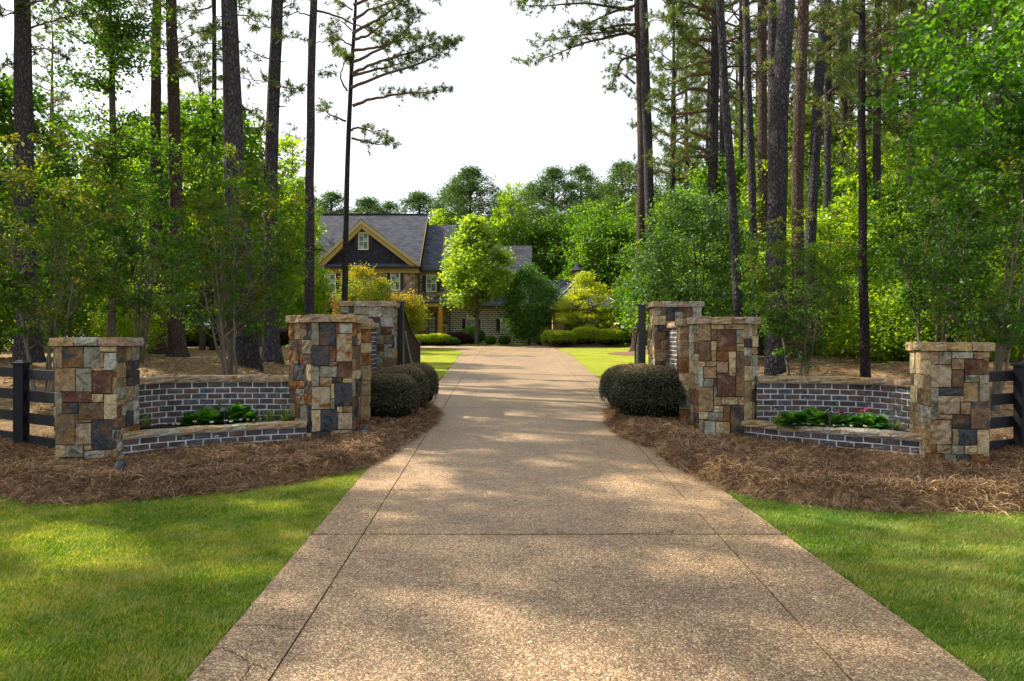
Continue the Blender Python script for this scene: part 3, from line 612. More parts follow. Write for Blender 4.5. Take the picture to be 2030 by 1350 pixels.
wall('brick_wall', [(-6.12, 10.75), (-6.25, 11.35), (-6.02, 11.82), (-5.5, 12.05), (-4.9, 12.14), (-4.3, 12.15), (-3.88, 12.12)], .45, 1.38, 'higher curved brick wall with stone coping behind the left planter bed', seed=31)
wall('brick_wall', [(-5.80, 10.15), (-5.4, 10.55), (-4.95, 10.9), (-4.3, 11.25), (-3.50, 11.62)], .25, .62, 'low curved brick wall with stone coping at the front edge of the left planter', cap=(.088, .30, .05), seed=32)
wall('brick_wall', [(4.35, 12.12), (4.9, 12.14), (5.5, 12.02), (6.05, 11.75), (6.38, 11.3), (6.45, 10.45)], .45, 1.36, 'higher curved brick wall with golden coping behind the right planter bed', seed=33)
wall('brick_wall', [(3.98, 12.0), (4.5, 11.35), (5.15, 10.85), (5.7, 10.45), (6.10, 10.08)], .25, .60, 'low curved brick wall with coping at the front edge of the right planter', cap=(.088, .30, .05), seed=34)
# short return walls running back to the gate piers, each with a quoin of stone at its near end
def ret(path, quoin, label, seed, pal):
    r = wall('brick_wall', path, .35, 2.40, label, cap=(.12, .34, .06), seed=seed, group='return walls to the gate', smooth=False)
    rng = np.random.default_rng(seed); B = Vector(r.location); z = .3
    while z < 2.22:
        h = min(rng.uniform(.18, .3), 2.28 - z)
        me = block_mesh('stone', quoin[2], h - .008, .50, SM[pal[rng.integers(len(pal))]], amp=.009, bev=.01)
        o = link('stone', me, r); on_facet(o, quoin[0], quoin[1], quoin[2] / 2, z + h / 2, .02 + rng.uniform(0, .01)); o.location = Vector(o.location) - B; z += h
    me = block_mesh('capstone', quoin[2] + .08, .13, .62, CAPM[0], amp=.011, bev=.014); o = link('capstone', me, r); on_facet(o, quoin[0], quoin[1], quoin[2] / 2, 2.335, .06); o.location = Vector(o.location) - B
    return r
# left wall faces the drive (+X): outside on the right hand when walking from front to back
ret([(-3.13, 12.7), (-3.13, 14.2), (-3.13, 15.8)], ((-2.62, 12.45), (-2.68, 12.9), .45), 'brick return wall with sandstone end blocks, left of the drive behind the faceted pier', 35, 'RMTYRT')
ret([(3.62, 15.8), (3.62, 14.2), (3.62, 12.8)], ((3.18, 13.1), (3.12, 12.62), .48), 'pale brick return wall with sandstone end blocks, right of the drive behind the faceted pier', 36, 'YTRYTG')
# planter soil
m_soil = mat('dark_soil', (.035, .024, .016), 1, .05); n = NB(m_soil); v_ = n.coord('Object'); f_ = n.noise(v_, 30, 6, .7); n.col(n.ramp(f_, [(.3, (.02, .013, .009)), (.7, (.07, .045, .028))])); n.bump(f_, 1, .03)
for P in ([(-5.78, 10.3), (-5.3, 10.75), (-4.9, 11.0), (-4.25, 11.4), (-3.5, 11.75), (-3.85, 12.25), (-4.9, 12.5), (-5.6, 12.35), (-6.1, 11.9), (-6.3, 11.2), (-6.1, 10.6)],
          [(4.1, 12.05), (4.6, 11.45), (5.2, 11.0), (5.8, 10.6), (6.15, 10.2), (6.5, 10.5), (6.45, 11.3), (6.1, 11.95), (5.5, 12.3), (4.9, 12.4), (4.3, 12.3)]):
    me = bpy.data.meshes.new('planter_soil'); me.from_pydata([(x, y, .545) for x, y in P], [], [tuple(range(len(P)))]); me.materials.append(m_soil)
    tag(link('planter_soil', me), kind='structure')
# ---------------------------------------------------------------- fences
def fence(pts, posts, zr, label, pz, seed, zpost=1.66):
    rng = np.random.default_rng(seed); p0 = pts[0]; root = empty('board_fence', (p0[0], p0[1], .27), label, 'fence', 'black board fences'); B = Vector(root.location)
    for (ax, ay), (bx, by) in zip(pts[:-1], pts[1:]):
        L = math.hypot(bx - ax, by - ay); an = math.atan2(by - ay, bx - ax)
        for z0, z1 in zr:
            a = Acc(); a.box(-L / 2, L / 2, -.02, .02, -(z1 - z0) / 2, (z1 - z0) / 2); o = link('rail', a.mesh('rail', m_fence), root)
            o.location = Vector(((ax + bx) / 2, (ay + by) / 2, (z0 + z1) / 2 + float(plane((ay + by) / 2)) - float(plane(p0[1])))) - B; o.rotation_euler = (0, rng.uniform(-.003, .003), an); bevel(o, .006)
    for (x, y, w_) in posts:
        g = float(plane(y)) - float(plane(p0[1])); a = Acc(); a.box(-w_ / 2, w_ / 2, -w_ / 2, w_ / 2, 0, zpost - .07 - .2); o = link('post', a.mesh('post', m_fence), root); o.location = Vector((x, y - .09, .2 + g)) - B; bevel(o, .008)
        q = w_ / 2 + .02; a = Acc(); a.hexa([(-q, -q, 0), (q, -q, 0), (q, q, 0), (-q, q, 0), (-q, -q, .03), (q, -q, .03), (q, q, .03), (-q, q, .03)]); a.hexa([(-q, -q, .03), (q, -q, .03), (q, q, .03), (-q, q, .03), (-.03, -.03, .075), (.03, -.03, .075), (.03, .03, .075), (-.03, .03, .075)])
        c = link('post_cap', a.mesh('post_cap', m_fence), o); c.location = (0, 0, zpost - .07 - .2)
    return root
ZR = [(1.36, 1.52), (1.0, 1.17), (.64, .81), (.28, .45)]
fence([(-6.72, 10.45), (-8.0, 11.2), (-9.8, 12.2), (-11.4, 13.2)], [(-8.0, 11.22, .165), (-9.85, 12.2, .165), (-11.4, 13.2, .165)], ZR, 'black four-rail board fence running left from the leftmost stone pier', 0, 41)
fence([(6.85, 10.2), (7.9, 10.75), (9.4, 11.5)], [(7.95, 10.7, .19), (9.4, 11.5, .19)], ZR, 'black four-rail board fence at the right edge beyond the rightmost stone pier', 0, 42)
# ---------------------------------------------------------------- gates
m_wood = mat('brown_gate_board', (.14, .08, .055), .8, .1); n = NB(m_wood); v_ = n.coord('Object', (6, 6, .5)); f_ = n.noise(v_, 8, 5, .7); n.col(n.ramp(f_, [(.3, (.018, .014, .013)), (.7, (.06, .042, .034))])); n.bump(f_, .4, .005)
m_chain = mat('dull_steel_chain', (.35, .37, .38), .4, .5, .6)
def gate(hinge, end, z0, ztop_h, ztop_e, label, side, post=.17):
    hx, hy = hinge; ex, ey = end; L = math.hypot(ex - hx, ey - hy); an = math.atan2(ey - hy, ex - hx)
    root = empty('gate', (hx, hy, z0), label, 'gate', 'open driveway gate leaves', an)
    a = Acc(); a.box(-.30, -.30 + post, -post / 2, post / 2, -.3, ztop_h - z0 + .05); bevel(link('hinge_post', a.mesh('hinge_post', m_black), root), .01)
    a = Acc(); a.box(-.32, -.28 + post, -post / 2 - .02, post / 2 + .02, ztop_h - z0 + .05, ztop_h - z0 + .08); link('post_cap', a.mesh('post_cap', m_black), root)
    a = Acc(); a.box(0, .10, -.04, .04, .02, ztop_h - z0); bevel(link('frame_stile', a.mesh('frame_stile', m_black), root), .008)
    a = Acc(); a.box(L - .08, L, -.04, .04, .02, ztop_e - z0); bevel(link('frame_stile', a.mesh('frame_stile', m_black), root), .008)
    a = Acc(); a.box(.10, L - .08, -.035, .035, .02, .12); link('bottom_rail', a.mesh('bottom_rail', m_black), root)
    top = lambda t: (ztop_e - z0) + (ztop_h - ztop_e) * (1 - t) ** 1.9 * (1 + .35 * t)
    ts = np.linspace(0, 1, 26); P = np.array([(t * L, 0, top(t) - .01) for t in ts]); a = Acc()
    for p, q in zip(P[:-1], P[1:]):
        a.hexa([(p[0], -.045, p[2] - .07), (q[0], -.045, q[2] - .07), (q[0], .045, q[2] - .07), (p[0], .045, p[2] - .07), (p[0], -.045, p[2]), (q[0], -.045, q[2]), (q[0], .045, q[2]), (p[0], .045, p[2])])
    link('top_rail', a.mesh('top_rail', m_black), root)
    nb = 17
    for k in range(nb):
        x0 = .10 + (L - .18) * k / nb; x1 = .10 + (L - .18) * (k + 1) / nb - .012; zt_ = top((x0 + x1) / 2 / L) - .075
        a = Acc(); a.box(x0, x1, -.012, .012, .121, zt_); bevel(link('board', a.mesh('board', m_wood), root), .004, 1)
    for zf in (.2, .5, .8):
        a = Acc(); a.tube([(-.14, 0, (ztop_h - z0) * zf), (-.14, 0, (ztop_h - z0) * zf + .1)], .03, 8); a.box(-.14, .0, -.015, .015, (ztop_h - z0) * zf + .02, (ztop_h - z0) * zf + .08); link('hinge', a.mesh('hinge', m_black), root)
    # hanging chain on the drive side
    a = Acc(); N = 46
    for k in range(N):
        t = k / (N - 1); x = .12 + t * (L - .2); z = (ztop_h - z0) * .72 + ((ztop_e - z0) * .42 - (ztop_h - z0) * .72) * t - .38 * math.sin(math.pi * t)
        t2 = t + .02; dz = ((ztop_e - z0) * .42 - (ztop_h - z0) * .72) - .38 * math.pi * math.cos(math.pi * t); d = np.array([L - .2, 0, dz]); d /= np.linalg.norm(d); up = np.array([-d[2], 0, d[0]]); sd_ = np.array([0, 1., 0])
        w_ = up if k % 2 else sd_; c = np.array([x, side * .06, z]); ang = np.linspace(0, 2 * np.pi, 9); ring = np.array([c + d * .042 * math.cos(q) + w_ * .022 * math.sin(q) for q in ang]); a.tube(ring, .0095, 5)
    link('chain', a.mesh('chain', m_chain, smooth=True), root)
    return root
gate((-2.74, 17.0), (-2.64, 19.4), .46, 2.88, 2.0, 'left gate leaf standing open, brown boards with a swooping black top rail and hanging chain', -1)
gate((3.22, 17.0), (3.52, 19.4), .46, 2.80, 2.0, 'right gate leaf standing open, seen nearly edge-on beside its black post', 1)
# ---------------------------------------------------------------- lights
def spot(x, y, rz, label):
    z = float(zt(x, y)); root = empty('garden_spotlight', (x, y, z - .02), label, 'garden light', 'garden uplights in the straw', rz); root.scale = (.85, .85, .85)
    a = Acc(); a.tube([(0, 0, -.05), (0, 0, .10)], .012, 8); link('stake', a.mesh('stake', m_black), root)
    P = np.array([(0, -.085 + .17 * t, .10 + .07 * t) for t in (0, .05, .3, .6, .9, 1)]) ; r_ = [.02, .045, .065, .075, .08, .082]
    a = Acc(); a.tube(P, r_, 14); link('shade', a.mesh('shade', m_blue, smooth=True), root)
    a = Acc(); P = np.array([(0, -.084, .1), (0, -.086, .0999)]); a.tube(P, [.03, .001], 12); link('back_cap', a.mesh('back_cap', m_blue), root)
    return root
m_blue = mat('dark_blue_metal', (.012, .022, .045), .35, .5)
gx, gy = gp(237, 925, .1); spot(gx, gy, .3, 'small dark uplight in the straw at the foot of the leftmost pier')
gx, gy = gp(720, 862, .1); spot(gx, gy, -.5, 'small dark blue uplight in the straw between the left faceted pier and the shrub')
m_bronze = mat('dark_bronze', (.03, .024, .02), .45, .5)
x, y = XW(445, 11.6), 11.6
r_ = empty('path_light', (x, y, .54), 'black path light with a flat round hat among the plants of the left planter', 'path light')
a = Acc(); a.tube([(0, 0, 0), (0, 0, .28)], .018, 8); link('stem', a.mesh('stem', m_black), r_)
a = Acc(); a.tube([(0, 0, .262), (0, 0, .268), (0, 0, .30), (0, 0, .325), (0, 0, .33)], [.01, .10, .07, .03, .001], 16); link('hat', a.mesh('hat', m_black), r_)
x, y = XW(1645, 11.0), 11.0
r_ = empty('path_light', (x, y, .54), 'thin dark bronze path light post standing in the right planter', 'path light')
a = Acc(); a.tube([(0, 0, 0), (0, 0, .26)], .017, 8); link('stem', a.mesh('stem', m_bronze), r_)
a = Acc(); a.tube([(0, 0, .26), (0, 0, .261), (0, 0, .31), (0, 0, .315)], [.01, .03, .03, .005], 10); link('lamp_head', a.mesh('lamp_head', m_bronze), r_)
# ---------------------------------------------------------------- house
m_roof = mat('slate_grey_shingles', (.1, .1, .12), .9, .25); n = NB(m_roof)
tc_ = n.n('ShaderNodeTexCoord'); br = n.n('ShaderNodeTexBrick'); br.inputs['Scale'].default_value = 1; br.inputs['Brick Width'].default_value = .55; br.inputs['Row Height'].default_value = .26
br.inputs['Color1'].default_value = (.048, .053, .070, 1); br.inputs['Color2'].default_value = (.098, .105, .130, 1); br.inputs['Mortar'].default_value = (.03, .032, .04, 1); br.inputs['Mortar Size'].default_value = .022; br.inputs['Bias'].default_value = -.1
n.l(tc_.outputs['UV'], br.inputs['Vector']); v_ = n.coord('Object'); n.col(n.mix(.5, br.outputs['Color'], n.ramp(n.noise(v_, 1.2, 5), [(.3, (.82, .82, .85)), (.7, (1.0, 1.0, 1.0))]), 'MULTIPLY')); n.bump(br.outputs['Fac'], .6, -.02)
m_och = mat('ochre_trim', (.34, .245, .075), .7, .2); m_och2 = mat('light_ochre_trim', (.40, .31, .15), .7, .2)
m_shk = mat('dark_shingle_siding', (.03, .03, .045), .85, .2); n = NB(m_shk); tc_ = n.n('ShaderNodeTexCoord'); mp = n.n('ShaderNodeMapping'); mp.inputs['Rotation'].default_value = (R(90), 0, 0); n.l(tc_.outputs['Object'], mp.inputs[0])
br = n.n('ShaderNodeTexBrick'); br.inputs['Scale'].default_value = 1; br.inputs['Brick Width'].default_value = .2; br.inputs['Row Height'].default_value = .2; br.inputs['Color1'].default_value = (.022, .022, .036, 1); br.inputs['Color2'].default_value = (.045, .042, .06, 1); br.inputs['Mortar'].default_value = (.01, .01, .015, 1); br.inputs['Mortar Size'].default_value = .012
n.l(mp.outputs[0], br.inputs['Vector']); n.col(br.outputs['Color']); n.bump(br.outputs['Fac'], .5, -.02)
m_hst = mat('fieldstone_wall', (.3, .25, .18), .9, .2); n = NB(m_hst); v_ = n.coord('Object', (1, 1, 1.5)); vo = n.voro(v_, 3.0, 'F1'); ve = n.voro(v_, 3.0, 'DISTANCE_TO_EDGE'); sp_ = n.n('ShaderNodeSeparateColor'); n.l(vo.outputs['Color'], sp_.inputs[0])
c_ = n.ramp(sp_.outputs[0], [(0, (.08, .06, .045)), (.25, (.24, .14, .07)), (.5, (.36, .29, .18)), (.72, (.18, .15, .13)), (.9, (.45, .40, .30))]); n.col(n.mix(n.ramp(ve.outputs['Distance'], [(.02, (1, 1, 1)), (.07, (0, 0, 0))]), c_, (.22, .19, .15))); n.bump(ve.outputs['Distance'], .8, .06)
m_hbr = mat('pale_house_brick', (.4, .36, .3), .9, .2); n = NB(m_hbr); tc_ = n.n('ShaderNodeTexCoord'); mp = n.n('ShaderNodeMapping'); mp.inputs['Rotation'].default_value = (R(90), 0, 0); n.l(tc_.outputs['Object'], mp.inputs[0])
br = n.n('ShaderNodeTexBrick'); br.inputs['Scale'].default_value = 1; br.inputs['Brick Width'].default_value = .48; br.inputs['Row Height'].default_value = .19; br.inputs['Mortar Size'].default_value = .035; br.inputs['Color1'].default_value = (.12, .085, .08, 1); br.inputs['Color2'].default_value = (.26, .21, .19, 1); br.inputs['Mortar'].default_value = (.62, .61, .58, 1)
n.l(mp.outputs[0], br.inputs['Vector']); n.col(br.outputs['Color']); n.bump(br.outputs['Fac'], .4, -.01)
m_white = mat('white_window_paint', (.62, .62, .52), .5, .4); m_glass = mat('window_glass', (.10, .16, .15), .08, .8); m_blind = mat('pale_blind', (.30, .38, .34), .8, .2)
m_shut = mat('dark_brown_shutter', (.035, .025, .025), .6, .3); m_post = mat('orange_cedar_post', (.42, .20, .04), .6, .3); m_door = mat('dark_door', (.03, .025, .02), .4, .4)
m_stucco = mat('tan_stucco', (.48, .37, .19), .9, .2); m_flash = mat('pale_flashing', (.45, .42, .36), .5, .4)
def uvroof(name, quads, parent, m=m_roof, th=.12):
    """quads: list of 4 pts (eave left, eave right, ridge right, ridge left)"""
    V = []; Fq = []; UV = []
    for q in quads:
        q = [Vector(p) for p in q]; nrm = (q[1] - q[0]).cross(q[-1] - q[0]).normalized()
        if nrm.z < 0: nrm = -nrm
        i = len(V); V += [tuple(p) for p in q] + [tuple(p - nrm * th) for p in q]; k = len(q)
        ux = (q[1] - q[0]).normalized(); uy = nrm.cross(ux).normalized(); o0 = q[0]
        top = list(range(i, i + k)); bot = list(range(i + 2 * k - 1, i + k - 1, -1)); fs = [top, bot] + [[i + j, i + k + j, i + k + (j + 1) % k, i + (j + 1) % k] for j in range(k)]
        for f in fs:
            Fq.append(f)
            for j in f: p = Vector(V[j]) - o0; UV.append((p.dot(ux), p.dot(uy)))
    me = bpy.data.meshes.new(name); me.from_pydata(V, [], Fq); uv = me.uv_layers.new(name='UV')
    for i, l in enumerate(me.loops): uv.data[i].uv = UV[i]
    me.materials.append(m); me.validate(); return link(name, me, parent)
HY = 64.0; HG = float(plane(64)) - .1
house = empty('house', (0, 0, 0), 'large two-storey house with slate grey roofs, dark front gable and ochre trim', 'house')
hx = lambda px: XW(px, HY); hz = lambda py: ZW(py, HY)
def part(name, a, m, parent=house, bv=None):
    o = link(name, a.mesh(name, m), parent)
    if bv: bevel(o, bv)
    return o
def poly_part(name, pts, y0, y1, m, parent=house):
    k = len(pts); V = [(x, y0, z) for x, z in pts] + [(x, y1, z) for x, z in pts]
    me = bpy.data.meshes.new(name); me.from_pydata(V, [], [tuple(range(k)), tuple(range(2 * k - 1, k - 1, -1))] + [(j, k + j, k + (j + 1) % k, (j + 1) % k) for j in range(k)]); me.materials.append(m); return link(name, me, parent)
EZ = hz(528); mxl, mxr = hx(605), hx(835)
part('wall', Acc().box(mxl + .35, mxr - .35, HY + .02, HY + 11, HG - .3, EZ), m_hst)
poly_part('gable_wall', [(mxl + .4, EZ), (mxl + .4, EZ + .1), ((mxl + mxr) / 2, ZW(425, 69.7) - .5), (mxr - .4, EZ + .1), (mxr - .4, EZ)], HY + 5.6, HY + 5.9, m_shk)
ry, rz = 69.7, ZW(425, 69.7)
rl, rr_ = XW(641, ry), XW(848, ry)
uvroof('roof', [[(mxl, HY - .6, EZ + .12), (rr_, HY - .6, EZ + .12), (rr_, ry, rz), (mxl, ry, rz)], [(rr_, ry + 6.2, EZ + .12), (mxl, ry + 6.2, EZ + .12), (mxl, ry, rz - .002), (rr_, ry, rz - .002)]], house)
part('ridge_cap', Acc().box(mxl, rr_, ry - .12, ry + .12, rz - .03, rz + .06), m_roof)
part('rake_board', Acc().hexa([(rr_, HY - .6, EZ - .22), (rr_ + .06, HY - .6, EZ - .22), (rr_ + .06, ry, rz - .36), (rr_, ry, rz - .36), (rr_, HY - .6, EZ + .10), (rr_ + .06, HY - .6, EZ + .10), (rr_ + .06, ry, rz), (rr_, ry, rz)]), m_och)
# front gable
gx, gl, gr = hx(721), hx(626), hx(838); ga, gb = ZW(434, 63), ZW(527, 63); gY = HY - 1.0
slope = (rz - EZ - .12) / (ry - HY + .6); yin = HY - .6 + (ga - EZ - .12) / slope + .1
uvroof('roof', [[(gl, gY, gb), (gl, HY + .2, gb), (gx, yin, ga), (gx, gY, ga)], [(gr, HY + .2, gb), (gr, gY, gb), (gx, gY, ga - .002), (gx, yin, ga - .002)]], house, th=.1)
poly_part('gable_face', [(gl + .6, gb - .0), (gr - .6, gb - .0), (gx, ga - .5)], HY - .5, HY + 1, m_shk)
for s_, x0 in ((1, gl), (-1, gr)):
    for nm, d0, d1, y0, m in (('rake_board', .0, .28, gY - .06, m_och2), ('soffit_board', .28, .62, gY + .02, m_och)):
        k = 1.0; dz0, dz1 = d0 * 1.25 + .10, d1 * 1.25 + .10
        V = [(x0, gb - dz0 + .12), (gx, ga - dz0), (gx, ga - dz1), (x0 + s_ * (d1 * 1.1), gb - .06)] if nm == 'rake_board' else [(x0 + s_ * .4, gb - .06), (gx, ga - dz0 + .01), (gx, ga - dz1), (x0 + s_ * .95, gb - .06)]
        poly_part(nm, V if s_ > 0 else V[::-1], y0, y0 + (.05 if nm == 'rake_board' else .4), m)
uvroof('pent_roof', [[(gl + .3, HY - 1.25, hz(532) - .02), (gr - .15, HY - 1.25, hz(532) - .02), (gr - .15, HY - .45, hz(523)), (gl + .3, HY - .45, hz(523))]], house, th=.08)
part('gutter', Acc().box(gl + .3, gr - .1, HY - 1.34, HY - 1.24, hz(533.5), hz(531)), m_black)
part('frieze_board', Acc().box(gl + .5, gr - .3, HY - .9, HY - .02, hz(543), hz(533.8)), m_och)
part('bay_wall', Acc().box(gl + .8, gr - .6, HY - .7, HY - .01, HG - .3, hz(543) - .002), m_hst)
def window(px0, px1, py0, py1, y, shutters=True, nx_=2, nz_=4, parent=house, rows=None, label=None):
    x0, x1, z0, z1 = hx(px0), hx(px1), hz(py1), hz(py0); t = .09
    a = Acc(); a.box(x0 - t, x1 + t, y - .10, y, z1, z1 + .14); a.box(x0 - t, x1 + t, y - .13, y, z0 - .10, z0); a.box(x0 - t, x0, y - .08, y, z0, z1); a.box(x1, x1 + t, y - .08, y, z0, z1)
    wd = part('window', a, m_white, parent)
    for i in range(nx_):
        for j in range(nz_):
            a = Acc(); xx0 = x0 + (x1 - x0) * i / nx_ + .02; xx1 = x0 + (x1 - x0) * (i + 1) / nx_ - .02; zz0 = z0 + (z1 - z0) * j / nz_ + .02; zz1 = z0 + (z1 - z0) * (j + 1) / nz_ - .02
            a.box(xx0, xx1, y - .03, y - .005, zz0, zz1); part('pane', a, m_glass if (i + j) % 3 else m_blind, wd)
    a = Acc(); a.box(x0, x1, y - .05, y - .031, (z0 + z1) / 2 - .03, (z0 + z1) / 2 + .03)
    for i in range(1, nx_): a.box(x0 + (x1 - x0) * i / nx_ - .016, x0 + (x1 - x0) * i / nx_ + .016, y - .045, y - .031, z0, z1)
    part('muntin', a, m_white, wd)
    if shutters:
        sw = (x1 - x0) * .42
        for sx in (x0 - t - sw - .02, x1 + t + .02):
            a = Acc(); a.box(sx, sx + sw, y - .07, y - .001, z0 - .05, z1 + .05)
            for q in np.linspace(z0 + .1, z1 - .1, 9): a.box(sx + .06, sx + sw - .06, y - .09, y - .07, q, q + .05)
            part('shutter', a, m_shut, parent)
window(715, 731, 465, 495, HY - .5, True, 2, 4)
window(649, 668, 546, 580, HY - .7, True)
window(779, 794, 543, 575, HY - .7, True)
# second block
b2l, b2r = hx(836), hx(886); rz2, ry2 = ZW(446, 69.5), 69.5
part('wall', Acc().box(b2l - .3, b2r, HY + .7, HY + 10, HG - .3, hz(536)), m_hst)
uvroof('roof', [[(rr_ + .05, HY + .1, hz(536)), (b2r + .5, HY + .1, hz(536)), (b2r + .5, ry2, rz2), (rr_ + .05, ry2, rz2)], [(b2r + .5, ry2 + 6, hz(536)), (rr_ + .05, ry2 + 6, hz(536)), (rr_ + .05, ry2, rz2 - .002), (b2r + .5, ry2, rz2 - .002)]], house)
poly_part('gable_wall', [(0, hz(536)), (0, hz(536))], 0, 1, m_shk) if False else None
V = [(b2r + .3, HY + .8, hz(536)), (b2r + .3, ry2, rz2 - .3), (b2r + .3, HY + 10, hz(536)), (b2r + .05, HY + .8, hz(536)), (b2r + .05, ry2, rz2 - .3), (b2r + .05, HY + 10, hz(536))]
me = bpy.data.meshes.new('gable_wall'); me.from_pydata(V, [], [(0, 1, 2), (5, 4, 3), (0, 3, 4, 1), (1, 4, 5, 2)]); me.materials.append(m_shk); link('gable_wall', me, house)
part('frieze_board', Acc().box(b2l + .4, b2r + .1, HY + .55, HY + .69, hz(543), hz(536.5)), m_och)
part('gutter', Acc().box(b2l + .4, b2r + .5, HY + .0, HY + .1, hz(537.5), hz(535)), m_black)
window(845, 862, 546, 576, HY + .7, True)
# third block (behind the maple)
b3r = hx(1052); rz3, ry3 = ZW(487, 70.5), 70.5
part('wall', Acc().box(b2r + .01, b3r - .3, HY + 1.0, HY + 10, HG - .3, hz(604)), m_hbr)
uvroof('roof', [[(b2r + .3, HY + .4, hz(606)), (b3r, HY + .4, hz(606)), (XW(1055, ry3), ry3, rz3), (b2r + .3, ry3, rz3)], [(b3r, ry3 + 7, hz(606)), (b2r + .3, ry3 + 7, hz(606)), (b2r + .3, ry3, rz3 - .002), (XW(1055, ry3), ry3, rz3 - .002)]], house)
V = [(b3r - .1, HY + 1.1, hz(604)), (b3r - .1, ry3, rz3 - .3), (b3r - .1, HY + 10, hz(604)), (b3r - .3, HY + 1.1, hz(604)), (b3r - .3, ry3, rz3 - .3), (b3r - .3, HY + 10, hz(604))]
me = bpy.data.meshes.new('gable_wall'); me.from_pydata(V, [], [(0, 1, 2), (5, 4, 3), (0, 3, 4, 1), (1, 4, 5, 2)]); me.materials.append(m_hbr); link('gable_wall', me, house)
part('frieze_board', Acc().box(b2r + .3, b3r - .3, HY + .8, HY + .99, hz(611), hz(606.5)), m_och)
window(924, 941, 633, 658, HY + 1.0, True); window(993, 1010, 633, 658, HY + 1.0, True)
# porch
prY = HY - 1.8
uvroof('porch_roof', [[(hx(800), prY - .5, hz(601)), (hx(888), prY - .5, hz(601)), (hx(886), HY + .7, hz(588)), (hx(800), HY + .7, hz(588))]], house, th=.1)
part('porch_beam', Acc().box(hx(802), hx(884), prY - .3, prY, hz(610), hz(602)), m_och)
part('porch_ceiling', Acc().box(hx(802), hx(884), prY, HY - .01 + .7, hz(603.5), hz(602.5)), m_post)
for px in (818, 878): part('porch_post', Acc().box(hx(px) - .2, hx(px) + .2, prY - .35, prY + .05, HG, hz(610)), m_post, bv=.02)
a = Acc(); a.box(hx(846), hx(865), HY + .6, HY + .69, HG, hz(619)); dr = part('door', a, m_door)
for i in range(3):
    for j in range(5):
        a = Acc(); w0 = hx(849) + (hx(862) - hx(849)) * i / 3; a.box(w0, w0 + .17, HY + .57, HY + .6, hz(664) + j * .36, hz(664) + j * .36 + .3); part('pane', a, m_blind, dr)
a = Acc(); a.box(hx(843), hx(846), HY + .5, HY + .69, HG, hz(616)); a.box(hx(865), hx(868), HY + .5, HY + .69, HG, hz(616)); a.box(hx(846), hx(865), HY + .5, HY + .69, hz(619), hz(616)); part('door_frame', a, m_och)
# portico on the left
poY = HY - 3
uvroof('portico_roof', [[(hx(618), poY, hz(590)), (hx(618), HY, hz(590)), (hx(648), HY, hz(579)), (hx(648), poY, hz(579))], [(hx(678), HY, hz(590)), (hx(678), poY, hz(590)), (hx(648), poY, hz(579) - .002), (hx(648), HY, hz(579) - .002)]], house, th=.18, m=m_och2)
poly_part('portico_gable', [(hx(622), hz(591)), (hx(674), hz(591)), (hx(648), hz(582))], poY + .15, HY - .8, m_shk)
part('portico_beam', Acc().box(hx(612), hx(684), poY + .1, poY + .5, hz(601), hz(592)), m_och)
arch = [(hx(622), HG), (hx(622), hz(612))] + [(hx(648) + math.cos(t) * (hx(674) - hx(648)) * -1, hz(626) + math.sin(t) * .65) for t in np.linspace(0, math.pi, 9)] + [(hx(674), HG)]
poly_part('arched_entry', [p for p in arch if True], HY - .78, HY - .705, m_door)
for px in (616, 680): part('porch_post', Acc().box(hx(px) - .22, hx(px) + .22, poY + .1, poY + .5, HG, hz(601)), m_post, bv=.02)
# left wing hidden in the trees
part('wall', Acc().box(hx(500), mxl + .3, HY + 2, HY + 9, HG - .3, hz(560)), m_hst)
uvroof('roof', [[(hx(498), HY + 1.5, hz(560)), (mxl, HY + 1.5, hz(560)), (mxl, HY + 6, hz(497)), (hx(512), HY + 6, hz(497))]], house)
# garage wing
w0, w1 = b3r - .2, hx(1094); gyf = HY - 4
part('wall', Acc().box(w0, hx(1180), HY + 1.2, HY + 8, HG - .3, hz(605)), m_stucco)
rzw = ZW(556, 69)
uvroof('roof', [[(b3r - .2, HY + .6, hz(607)), (hx(1180), HY + .6, hz(607)), (XW(1150, 69), 69, rzw), (b3r - .2, 69, rzw)]], house)
cx0, cx1 = XW(1088, gyf), XW(1235, gyf); ap = (XW(1150, 67), 67, ZW(549, 67)); ze = ZW(610, gyf)
uvroof('roof', [[(cx0, gyf, ze), (cx1, gyf, ze), ap], [(cx0, gyf + 12, ze), (cx0, gyf, ze), ap], [(cx1, gyf, ze), (cx1, gyf + 12, ze), ap]], house, th=.05)
for e in ((cx0, gyf), (cx1, gyf)):
    a = Acc(); a.tube([(e[0], e[1], ze + .03), (ap[0], ap[1], ap[2] + .03)], .06, 6); part('hip_cap', a, m_flash)
part('gutter', Acc().box(cx0 - .05, cx1 + .05, gyf - .14, gyf - .01, ze - .16, ze - .03), m_och2)
a = Acc(); gx0, gx1 = cx0 + .5, cx1 - .35; gw = gyf + .5
part('garage_wall', Acc().box(gx0, gx1, gw + .45, gw + 8, HG - .3, ze - .08), m_stucco)
ops = [(XW(1120, gw), XW(1164, gw)), (XW(1181, gw), XW(1213, gw))]; zt1 = ZW(636, gw)
pcs = [(gx0, ops[0][0]), (ops[0][1], ops[1][0]), (ops[1][1], gx1)]
for a0, a1 in pcs: part('garage_pier', Acc().box(a0, a1, gw, gw + .44, HG - .3, ze - .08), m_stucco)
for a0, a1 in ops:
    N = 12; pts = [(a0, ze - .08), (a0, zt1 - .25)] + [(a0 + (a1 - a0) * t, zt1 - .25 + .45 * math.sin(math.pi * t)) for t in np.linspace(.02, .98, N)] + [(a1, zt1 - .25), (a1, ze - .08)]
    poly_part('garage_arch', pts[::-1], gw + .004, gw + .43, m_stucco)
    part('garage_door', Acc().box(a0 - .1, a1 + .1, gw + .40, gw + .448, HG - .3, zt1 + .4), m_door)
